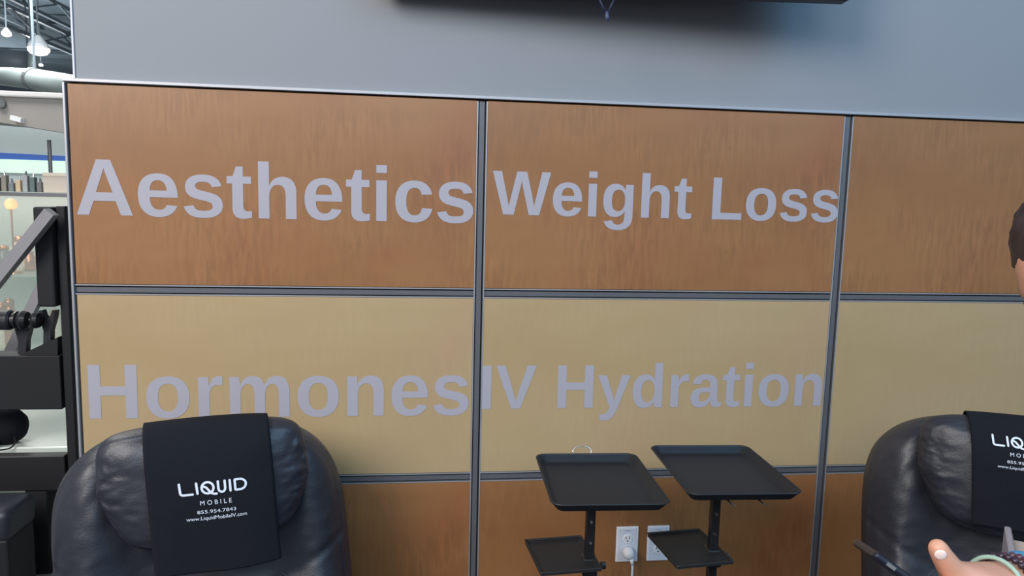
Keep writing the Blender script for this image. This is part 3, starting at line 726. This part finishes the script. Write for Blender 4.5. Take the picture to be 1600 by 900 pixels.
# ------------------------------------------------------------------ booth beyond: fascia, wall, blue band, lit strip, goods
M_fas = mat('beige fascia', (152, 147, 142), .6, noise_amt=.03, nscale=3)
YB = 6.2
fb = thing('booth_fascia', (-4.8, YB, 0), 'beige overhead fascia of the booth beyond', 'fascia')
zt = at_y(50, 150, YB).z; zl = at_y(0, 190, YB).z
L0 = lambda v: Vector(v) - fb.location
bm = bmesh.new()
# fascia tapers downward towards the right like a curved canopy edge
xs = [(-160, 178), (0, 191), (50, 199), (110, 209), (230, 226)]
prev = None; rows = []
for px, py in xs:
    lo_ = at_y(px, py, YB); rows.append([bm.verts.new(L0((lo_.x, YB, lo_.z))), bm.verts.new(L0((lo_.x, YB, zt))), bm.verts.new(L0((lo_.x, YB + .6, zt))), bm.verts.new(L0((lo_.x, YB + .6, lo_.z)))])
for a, b in zip(rows, rows[1:]):
    for k in range(4): bm.faces.new((a[k], a[(k + 1) % 4], b[(k + 1) % 4], b[k]))
bm.faces.new(rows[0]); bm.faces.new(list(reversed(rows[-1]))); bmesh.ops.recalc_face_normals(bm, faces=bm.faces)
bm_obj('canopy_panel', bm, M_fas, fb)
xa, xb = rows and (at_y(-160, 178, YB).x, at_y(230, 226, YB).x)
mkbox('top_moulding', L0((xa, YB - .05, zt - .02)), L0((xb, YB + .6, zt + .04)), mat('white moulding', (222, 218, 214), .5, noise_amt=.02), fb, .015, 2)
# supports at both ends carry it
for xx in (xa + .1, xb - .2): mkbox('support', L0((xx, YB + .2, 0)), L0((xx + .1, YB + .3, zt - .1)), M_railg, fb)
sp = at_y(28, 187, YB - .05)
bm = bmesh.new(); beam(bm, L0(sp) + Vector((-.06, 0, .02)), L0(sp) + Vector((.06, -.03, -.01)), .05, .05); bm_obj('spot_lamp', bm, M_white, fb)
sp = at_y(2, 162, YB - .02); bm = bmesh.new(); lathe(bm, [(.05, 0), (.045, .02)], 16, Matrix.Translation(L0(sp)) @ Matrix.Rotation(R(90), 4, 'X')); bm_obj('disc', bm, M_railg, fb)
YW = 8.0
xw0, xw1 = at_y(-200, 240, YW).x, at_y(260, 240, YW).x
bw = thing('booth_wall', ((xw0 + xw1) / 2, YW, 0), 'pale green grey wall of the booth beyond with a blue band', 'wall')
LB = lambda v: Vector(v) - bw.location
mkbox('wall_board', LB((xw0, YW, 0)), LB((xw1, YW + .1, at_y(50, 170, YW).z)), mat('pale green wall', (186, 198, 198), .6, noise_amt=.03), bw)
zb1, zb0 = at_y(0, 238, YW).z, at_y(50, 249, YW).z
bm = bmesh.new(); P4 = [at_y(-200, 228, YW - .02), at_y(200, 249, YW - .02), at_y(200, 253, YW - .02), at_y(-200, 247, YW - .02)]
f0 = [bm.verts.new(LB(p)) for p in P4]; f1 = [bm.verts.new(LB(p) + Vector((0, .02, 0))) for p in P4]
bm.faces.new(f0); bm.faces.new(list(reversed(f1)))
for i in range(4): bm.faces.new((f0[i], f1[i], f1[(i + 1) % 4], f0[(i + 1) % 4]))
bmesh.ops.recalc_face_normals(bm, faces=bm.faces); bm_obj('blue_band', bm, mat('blue band', (70, 112, 196), .6, noise_amt=.03), bw)
a, b = at_y(-200, 249, YW), at_y(230, 276, YW)
mkbox('lit_strip', LB((xw0 + .02, YW - .03, b.z)), LB((xw1 - .02, YW, zb0 - .01)), mat('lit green strip', (205, 230, 215), .5, emit=(205, 235, 215), estr=.55), bw)
a = at_y(76, 205, YW - 1.2); pp = thing('slim_pole', (a.x, YW - 1.2, 0), 'slim dark pole in front of the pale booth wall', 'pole')
bm = bmesh.new(); tube(bm, [(0, 0, 0), (0, 0, a.z - .1)], .022, 8); bm_obj('shaft', bm, M_railg, pp); bm = bmesh.new(); lathe(bm, [(.14, 0), (.13, .02)], 16); bm_obj('base', bm, M_railg, pp)
# stand with goods (dark clutter) and a beige box
YG = 5.0
gz = at_y(50, 300, YG).z
xg0, xg1 = at_y(-120, 290, YG).x, at_y(150, 290, YG).x
gs = thing('goods_counter', ((xg0 + xg1) / 2, YG + .25, 0), 'grey counter with displayed goods in the booth beyond', 'counter')
LG = lambda v: Vector(v) - gs.location
mkbox('counter_body', LG((xg0, YG, 0)), LG((xg1, YG + .5, gz - .03)), mat('grey counter', (170, 166, 160), .5, noise_amt=.05), gs)
mkbox('counter_top', LG((xg0 - .02, YG - .02, gz - .03)), LG((xg1 + .02, YG + .52, gz)), M_pale, gs)
random.seed(12)
cols = [(110, 108, 108), (140, 132, 122), (120, 126, 130), (200, 178, 146), (165, 165, 168), (98, 112, 112)]
names = ['dark grey', 'taupe', 'slate', 'tan', 'silver', 'dark teal']
for i, px in enumerate((-2, 9, 20, 31, 42, 53, 64)):
    p = at_y(px, 300, YG + .2); h = random.uniform(.08, .19); c = i % 6
    t = thing('product_box', (p.x, YG + .2, gz), '%s product box, number %s from the left on the far counter' % (names[c], ['one', 'two', 'three', 'four', 'five', 'six', 'seven'][i]) if 0 else
              '%s product package on the far counter, %s' % (names[c], ['at the frame edge', 'beside the first one', 'left of the tan one', 'lightest of the row', 'just right of the tan one', 'low in the row', 'next to the beige carton'][i]), 'package', 'packages on the far counter')
    bm = bmesh.new(); box(bm, -.022, .022, -.03, .03, 0, h, .003); bm_obj('carton', bm, mat('package ' + names[c], cols[c], .5, noise_amt=.2, nscale=40), t)
    bm = bmesh.new(); tube(bm, [(0, 0, h), (random.uniform(-.01, .01), 0, h + .04)], [.012, .008], 8); bm_obj('cap', bm, M_chrome if i % 2 else M_drk, t)
a, b = at_y(73, 270, YG + .2), at_y(112, 300, YG + .2)
bx = thing('carton', ((a.x + b.x) / 2, YG + .2, gz), 'beige carton standing on the far counter beside the partition edge', 'box')
mkbox('carton_body', (-(b.x - a.x) / 2, -.08, 0), ((b.x - a.x) / 2, .08, a.z - gz), mat('beige carton', (205, 190, 176), .6, noise_amt=.04), bx, .004)
mkbox('flap', (-(b.x - a.x) / 2, -.084, a.z - gz - .03), ((b.x - a.x) / 2, -.079, a.z - gz), mat('beige flap', (220, 206, 190), .6, noise_amt=.04), bx)

# ------------------------------------------------------------------ hall roof: trusses, ducts, lamps
M_truss = mat('roof steel', (122, 132, 140), .5, noise_amt=.1)
M_duct = mat('pale duct', (160, 170, 168), .45, .2, noise_amt=.06, nscale=3)
M_duct2 = mat('grey duct', (140, 148, 156), .5, .2, noise_amt=.06, nscale=3)
for (px, py, zz, lb) in ((100, 38, 8.4, 'roof truss running away overhead, upper right one'), (100, 78, 7.2, 'roof truss lower down beside the partition edge'), (40, 42, 8.6, 'roof truss at the far left of the ceiling')):
    p = at_z(px, py, zz)
    t = thing('roof_truss', (p.x, 30, zz), lb, 'truss', 'roof trusses')
    for dz in (0, .7):
        bm = bmesh.new(); beam(bm, (0, -22, dz), (0, 29, dz), .14, .12); bm_obj('chord', bm, M_truss, t)
    for k in range(22):
        y0 = -22 + k * 2.2
        bm = bmesh.new(); beam(bm, (0, y0, 0 if k % 2 else .7), (0, y0 + 2.2, .7 if k % 2 else 0), .06, .06, (1, 0, 0)); bm_obj('web_bar', bm, M_truss, t)
for k, yy in enumerate((26, 34, 43)):
    t = thing('cross_truss', (-8, yy, 9.0), 'steel cross member under the roof deck, %s' % ('nearest', 'second', 'farthest')[k], 'beam', 'cross members under the roof')
    bm = bmesh.new(); beam(bm, (-22, 0, 0), (10, 0, 0), .16, .25); bm_obj('flange', bm, M_truss, t)
    bm = bmesh.new(); beam(bm, (-22, 0, .45), (10, 0, .45), .14, .10); bm_obj('flange', bm, M_truss, t)
def duct(pts, rs, m_, label, bands=()):
    t = thing('air_duct', pts[0], label, 'duct')
    o = pts[0]
    bm = bmesh.new(); tube(bm, [Vector(p) - o for p in pts], rs, 20); bm_obj('duct_pipe', bm, m_, t, smooth=True)
    for i, k in bands:
        c = Vector(pts[i]) - o; d = (Vector(pts[i + 1]) - Vector(pts[i])).normalized()
        bm = bmesh.new(); tube(bm, [c - d * .12, c + d * .12], k, 20); bm_obj('band', bm, M_railg, t)
    for p in pts[::2]:
        q = Vector(p) - o; bm = bmesh.new(); tube(bm, [q, q + Vector((0, 0, 9.6 - p[2]))], .03, 6); bm_obj('hanger', bm, M_truss, t)
    return t
duct([at_d(-60, 112, 21), at_d(0, 119, 18.5), at_d(55, 124, 16), at_d(100, 133, 14.5), at_d(150, 144, 13.5)], [.22, .22, .23, .235, .24], M_duct, 'pale round air duct running under the roof above the fascia', [(2, .25)])
duct([at_d(-60, 90, 27), at_d(10, 94, 27), at_d(44, 98, 27)], [.40, .42, .40], M_duct2, 'thick grey air duct behind the pale one')
duct([at_d(50, 78, 24), at_d(51, 95, 24), at_d(51, 112, 24)], [.13, .13, .13], M_duct, 'vertical pale duct under the bright lamp')
def highbay(px, py, D, r, emit, label):
    p = at_d(px, py, D); t = thing('high_bay_lamp', p, label, 'lamp')
    bm = bmesh.new(); lathe(bm, [(r, -r * .35), (r * .95, 0), (r * .5, r * .6), (r * .25, r * .9)], 20); bm_obj('shade', bm, M_white, t, smooth=False)
    bm = bmesh.new(); lathe(bm, [(r * .2, -r * 1.05), (r * .7, -r * .9), (r * .96, -r * .6), (r * .98, -r * .36)], 20); bm_obj('lens', bm, mat('lamp lens', (255, 255, 250), .4, emit=(255, 253, 245), estr=emit), t)
    bm = bmesh.new(); tube(bm, [(0, 0, r * .85), (0, 0, 9.6 - p.z)], .02, 6); bm_obj('stem', bm, M_truss, t)
highbay(60, 70, 22, .30, 30, 'bright round high-bay lamp hanging from the roof')
highbay(10, 50, 20, .13, .6, 'small faintly glowing white lamp hanging near the top left corner')  # faint emission put into its lens
highbay(64, 100, 30, .09, 2, 'tiny distant lamp below the bright one')

# ------------------------------------------------------------------ person at the right edge
M_skin = mat('skin', (206, 150, 124), .5, noise_amt=.05, nscale=40)
M_nail = mat('nail', (238, 214, 206), .25, noise_amt=.02)
M_shirt = mat('charcoal shirt', (46, 46, 52), .85, noise_amt=.1, nscale=60)
M_pants = mat('navy trousers', (40, 46, 62), .85, noise_amt=.1, nscale=60)
M_hair = mat('dark hair', (52, 42, 44), .5, noise_amt=.35, nscale=60, stretch=(1, 1, .15))
def skin(nodes, edges, root, sub=2):
    me = bpy.data.meshes.new('sk'); me.from_pydata([tuple(n[0]) for n in nodes], edges, [])
    o = bpy.data.objects.new('sk', me); COL.objects.link(o)
    o.modifiers.new('s', 'SKIN').use_smooth_shade = True
    if not me.skin_vertices:
        bpy.context.view_layer.objects.active = o
    for i, n in enumerate(nodes):
        r = n[1]; v = me.skin_vertices[0].data[i]; v.radius = r if hasattr(r, '__len__') else (r, r); v.use_root = (i == root)
    ss = o.modifiers.new('u', 'SUBSURF'); ss.levels = sub; ss.render_levels = sub
    r = eval_mesh(o); bpy.data.objects.remove(o); return r
def chainer():
    N, E_ = [], []
    def add(p, r, par=None):
        N.append((Vector(p), r)); i = len(N) - 1
        if par is not None: E_.append((par, i))
        return i
    return N, E_, add
hd = at_d(1710, 418, 1.02)                       # head centre
axF = -R0.copy(); axF.z = 0; axF.normalize()   # faces left, towards the hand
axS = Vector((-axF.y, axF.x, 0))
foot = hd - axF * .21; foot.z = 0
root_p = Vector((foot.x, foot.y, 0))
def PT_(f, s, z): return root_p + axF * f + axS * s + Vector((0, 0, z))
SH = hd.z - .185
N, E_, add = chainer()
pel = add(PT_(-.05, 0, .88), (.13, .105))
bel = add(PT_(-.03, 0, 1.00), (.135, .11), pel); ch = add(PT_(.0, 0, SH - .14), (.15, .12), bel); nk0 = add(PT_(.05, 0, SH - .01), (.085, .07), ch); nk = add(PT_(.12, 0, SH + .07), .056, nk0); nk2 = add(hd + Vector((0, 0, -.05)) - axF * .07, .05, nk)
for s in (-1, 1):
    hp = add(PT_(-.04, s * .09, .80), .074, pel); kn = add(PT_(.03, s * .10, .46), .055, hp); an = add(PT_(0, s * .10, .09), .038, kn); toe = add(PT_(.13, s * .11, .04), .036, an)
# arms: hand target in view
wr = at_d(1585, 912, .84)
near = -1 if (root_p + axS * -1 - CAM).length < (root_p + axS - CAM).length else 1
s = near
sh = add(PT_(.02, s * .17, SH - .04), .056, ch); shp = PT_(.02, s * .17, SH - .04); dv = shp - wr; dv.z = 0; el = wr + dv.normalized() * .235 + Vector((0, 0, -.05)); ei = add(el, .044, sh)
wi = add(wr.lerp(el, .12), (.032, .027), ei)
hd_c = at_d(1528, 916, .80); hi = add(hd_c, (.036, .026), wi)
# thumb rising, fingers folded round the phone
t1 = add(at_d(1489, 893, .785), .0155, hi); t2 = add(at_d(1470, 866, .778), .0118, t1); t3 = add(at_d(1460, 844, .775), .0098, t2)
tips = []
for k, (bx_, by_, d1) in enumerate(((1482, 922, .775), (1490, 940, .785), (1500, 958, .80), (1512, 972, .815))):
    ln = (1, 1.08, 1.0, .82)[k]
    f1 = add(at_d(bx_, by_, d1), .0115, hi)
    f2 = add(at_d(bx_ - 38 * ln, by_ - 8 + 4 * k, d1 - .015), .0098, f1)
    f3 = add(at_d(bx_ - 60 * ln, by_ + 4 + 4 * k, d1 + .004), .0088, f2)
    f4 = add(at_d(bx_ - 64 * ln, by_ + 20 + 4 * k, d1 + .024), .0078, f3)
s = -near
sh = add(PT_(.02, s * .17, SH - .04), .052, ch); e2 = add(PT_(.0, s * .24, SH - .32), .040, sh); w2 = add(PT_(.14, s * .22, SH - .50), .026, e2); h2 = add(PT_(.19, s * .20, SH - .55), (.034, .022), w2)
for k in range(4):
    o_ = (k - 1.5) * .018; g1 = add(PT_(.22, s * .20 + o_, SH - .585), .010, h2); g2 = add(PT_(.235, s * .20 + o_, SH - .62), .009, g1); g3 = add(PT_(.225, s * .20 + o_, SH - .645), .008, g2)
g1 = add(PT_(.22, s * .17, SH - .55), .011, h2); g2 = add(PT_(.245, s * .165, SH - .575), .009, g1)
body_me = skin(N, E_, pel)
bm = bmesh.new(); bm.from_mesh(body_me)
# head: ellipsoid with jaw, brow, nose and ears
hb = bmesh.new(); bmesh.ops.create_uvsphere(hb, u_segments=40, v_segments=30, radius=1)
Mh = Matrix((axF, axS, Vector((0, 0, 1)))).transposed().to_4x4(); Mh.translation = hd
tilt = Matrix.Rotation(R(42), 4, 'Y')
for v in hb.verts:
    x, y, z = v.co
    f = x * .094; sd = y * .074 * (1 - .22 * max(0, -z) ** 1.5); h = z * .115
    if x > 0:
        f += .024 * math.exp(-(y / .16) ** 2 - ((z + .18) / .16) ** 2)         # nose
        f += .008 * math.exp(-(y / .30) ** 2 - ((z + .55) / .10) ** 2)         # lips
        f += .007 * math.exp(-((abs(y) - .36) / .2) ** 2 - ((z - .18) / .08) ** 2)   # brows
        f -= .010 * math.exp(-((abs(y) - .36) / .16) ** 2 - (z / .09) ** 2)    # eye sockets
        f += .012 * math.exp(-(y / .3) ** 2 - ((z + .85) / .15) ** 2)          # chin
    v.co = Vector((f, sd, h))
for s_ in (-1, 1):
    eb = bmesh.new(); bmesh.ops.create_uvsphere(eb, u_segments=12, v_segments=10, radius=1)
    for v in eb.verts: v.co = Vector((-.008 + v.co.x * .017, s_ * .076 + v.co.y * .007, -.01 + v.co.z * .030))
    merge(hb, eb)
merge(bm, hb, Mh @ tilt)
pr = thing('person', (root_p.x, root_p.y, 0), 'person at the right edge in dark clothes, head bowed, holding a phone', 'person')
def to_par(o, par):
    o.data.transform(Matrix.Translation(-par.location)); o.parent = par; return o
me = bpy.data.meshes.new('body'); bm.to_mesh(me); bm.free(); me.polygons.foreach_set('use_smooth', [True] * len(me.polygons)); to_par(link('body', me, M_skin), pr)
for s_ in (-1, 1):
    eb = bmesh.new(); bmesh.ops.create_uvsphere(eb, u_segments=14, v_segments=10, radius=.0105)
    me = bpy.data.meshes.new('eye'); eb.transform(Mh @ tilt @ Matrix.Translation((.083, s_ * .029, 0))); eb.to_mesh(me); eb.free(); to_par(link('eye', me, mat('eye', (60, 44, 38), .2, noise_amt=.1)), pr)
# hair: shell over skull plus strands falling beside the face
hbm = bmesh.new(); bmesh.ops.create_uvsphere(hbm, u_segments=48, v_segments=32, radius=1)
for v in hbm.verts:
    x, y, z = v.co; n_ = 1 + .05 * fbm(x * 2, y * 2, z * .5, 2.5)
    v.co = Vector((-.012 + x * .098 * n_, y * .088 * n_, .012 + z * .122 * n_ * (1 if z > 0 else 1.15)))
bmesh.ops.delete(hbm, geom=[v for v in hbm.verts if (v.co.x > .045 and v.co.z < .055) or v.co.z < -.12], context='VERTS')
for k in range(0):
    s_ = 1 if k % 2 else -1; a0 = random.uniform(-.06, .075); y_ = s_ * random.uniform(.074, .090)
    z_ = random.uniform(.02, .07); ln = random.uniform(.06, .11)
    tube(hbm, [(a0, y_ * .9, z_), (a0 + .006, y_ * 1.05, z_ - ln * .4), (a0 + random.uniform(-.01, .02), y_ * 1.0, z_ - ln)], [.006, .006, .0015], 5)
hbm.transform(Mh @ tilt); me = bpy.data.meshes.new('hair'); hbm.to_mesh(me); hbm.free(); me.polygons.foreach_set('use_smooth', [True] * len(me.polygons)); to_par(link('hair', me, M_hair), pr)
# shirt and trousers as slightly larger skins
N, E_, add = chainer()
p0 = add(PT_(-.05, 0, .83), (.185, .15)); p1 = add(PT_(-.03, 0, 1.0), (.162, .132), p0); p2 = add(PT_(0, 0, SH - .14), (.175, .14), p1); p3 = add(PT_(.03, 0, SH + .005), (.095, .082), p2)
s = near
a1 = add(PT_(.02, s * .175, SH - .035), .066, p2); a2 = add(shp.lerp(el, .70), .060, a1)
s = -near
a1 = add(PT_(.02, s * .175, SH - .035), .066, p2); a2 = add(PT_(.01, s * .215, SH - .22), .056, a1)
me = skin(N, E_, p0); to_par(link('shirt', me, M_shirt), pr)
tb_ = bmesh.new()
tube(tb_, [(-.045, 0, 1.02), (-.05, 0, .98), (-.05, 0, .90), (-.045, 0, .82), (-.04, 0, .74), (-.04, 0, .71)], [.150, .156, .172, .178, .150, .07], 28)
for s_ in (-1, 1):
    tube(tb_, [(-.045, s_ * .080, .86), (-.042, s_ * .088, .78), (-.01, s_ * .095, .62), (.03, s_ * .10, .46), (.015, s_ * .10, .30), (0, s_ * .10, .10)], [.088, .096, .086, .070, .064, .060], 22)
for v in tb_.verts: v.co.x = -.04 + (v.co.x + .04) * .86 if v.co.z > .7 else v.co.x
Mt = Matrix((axF, axS, Vector((0, 0, 1)))).transposed().to_4x4(); Mt.translation = root_p; tb_.transform(Mt)
me = bpy.data.meshes.new('trousers'); tb_.to_mesh(me); tb_.free(); me.polygons.foreach_set('use_smooth', [True] * len(me.polygons)); to_par(link('trousers', me, M_pants), pr)
for s_ in (-1, 1):
    eb = bmesh.new(); box(eb, -.09, .175, -.045, .045, 0, .085, .03, 3); eb.transform(Matrix.Translation(PT_(0, s_ * .105, 0)) @ Matrix((axF, axS, Vector((0, 0, 1)))).transposed().to_4x4())
    me = bpy.data.meshes.new('shoe'); eb.to_mesh(me); eb.free(); to_par(link('shoe', me, M_blackmet), pr)
# thumb nail
nb = bmesh.new(); bmesh.ops.create_uvsphere(nb, u_segments=12, v_segments=8, radius=1)
nd = (CAM - at_d(1460, 844, .775)).normalized(); tu = (at_d(1460, 844, .775) - at_d(1470, 866, .778)).normalized(); ts_ = nd.cross(tu).normalized(); nd = tu.cross(ts_) * 1
Mn = Matrix((ts_, tu, nd)).transposed().to_4x4(); Mn.translation = at_d(1465.5, 858, .777) + nd * .0098
for v in nb.verts: v.co = Vector((v.co.x * .0062, v.co.y * .0065, v.co.z * .0018))
nb.transform(Mn); me = bpy.data.meshes.new('thumb_nail'); nb.to_mesh(me); nb.free(); me.polygons.foreach_set('use_smooth', [True] * len(me.polygons)); to_par(link('thumb_nail', me, M_nail), pr)
# bracelets round the wrist
wa = (wr - hd_c).normalized()
def band(name, frac, r, rt, m_, beads=0, label=None, catg='bracelet'):
    c = hd_c.lerp(wr, frac); u = wa.orthogonal().normalized(); v_ = wa.cross(u)
    t = thing(name, c, label, catg)
    pts = [(u * math.cos(R(a)) + v_ * math.sin(R(a))) * r for a in range(0, 361, 12)]
    bm = bmesh.new()
    if beads:
        for k in range(beads):
            a = 2 * math.pi * k / beads; mm = Matrix.Translation((u * math.cos(a) + v_ * math.sin(a)) * r)
            b2 = bmesh.new(); bmesh.ops.create_icosphere(b2, subdivisions=2, radius=rt); merge(bm, b2, mm)
        bm_obj('beads', bm, m_, t, smooth=True)
    else:
        tube(bm, pts, rt, 8, cap=False); bm_obj('cord', bm, m_, t, smooth=True)
band('bracelet', .42, .0300, .0026, mat('pale green cord', (150, 176, 160), .5, noise_amt=.05), 0, 'pale green bracelet nearest the hand')
band('bracelet', .70, .0310, .0042, mat('dark beads', (52, 38, 50), .25, noise_amt=.2), 26, 'dark beaded bracelet on the wrist at the bottom right')
band('bracelet', 1.02, .0310, .0042, mat('plum beads', (84, 52, 66), .25, noise_amt=.2), 26, 'plum beaded bracelet farther up the wrist')
band('bracelet', 1.28, .0315, .0045, mat('blue band', (62, 128, 168), .5, noise_amt=.05), 0, 'blue band highest on the wrist')
# phone held low in the hand
pa, pb = at_d(1378, 876, .80), at_d(1500, 964, .78)
ph = thing('phone', (pa + pb) / 2, 'dark phone held in the hand at the bottom right', 'phone')
ux = (pb - pa).normalized(); toc = (CAM - (pa + pb) / 2).normalized(); uz = ((Vector((0, 0, 1)) - toc * toc.z).normalized() + toc * .16).normalized(); uy = uz.cross(ux).normalized(); uz = ux.cross(uy)
ph.rotation_euler = Matrix((ux, uy, uz)).transposed().to_euler(); hl = .070
mkbox('phone_body', (-hl, -.037, -.0045), (hl, .037, .0040), mat('phone case', (22, 24, 36), .3, noise_amt=.05), ph, .004, 3)
mkbox('screen', (-hl + .004, -.034, .0035), (hl - .004, .034, .0046), mat('phone glass', (20, 21, 30), .08, noise_amt=.02), ph)
mkbox('side_button', (-.03, -.0378, -.002), (-.01, -.0365, .002), M_chrome, ph)
mkbox('side_button', (-.055, -.0378, -.002), (-.045, -.0365, .002), M_chrome, ph)
# pale box on a slim stand table
c1 = at_d(1614, 884, 1.12)
bz = c1.z
zt_ = bz - .17
tbl = thing('side_table', (c1.x + .10, c1.y + .02, 0), 'slim tall grey table at the bottom right corner under the pale box', 'table')
mkbox('table_top', (-.13, -.13, zt_ - .02), (.13, .13, zt_), M_railg, tbl, .003)
mkbox('column', (-.02, -.02, .02), (.02, .02, zt_ - .02), M_railg, tbl)
mkbox('base', (-.10, -.10, 0), (.10, .10, .02), M_railg, tbl, .003)
bx2 = thing('storage_box', (c1.x + .10, c1.y + .02, zt_), 'pale grey box with a beige front at the right edge', 'box', rz=R(-38))
mkbox('box_body', (-.085, -.07, 0), (.085, .07, .15), mat('beige box', (196, 188, 180), .6, noise_amt=.03), bx2, .003)
mkbox('grey_side', (-.095, -.075, 0), (-.085, .078, .168), mat('grey box side', (160, 160, 172), .5, noise_amt=.03), bx2, .002)
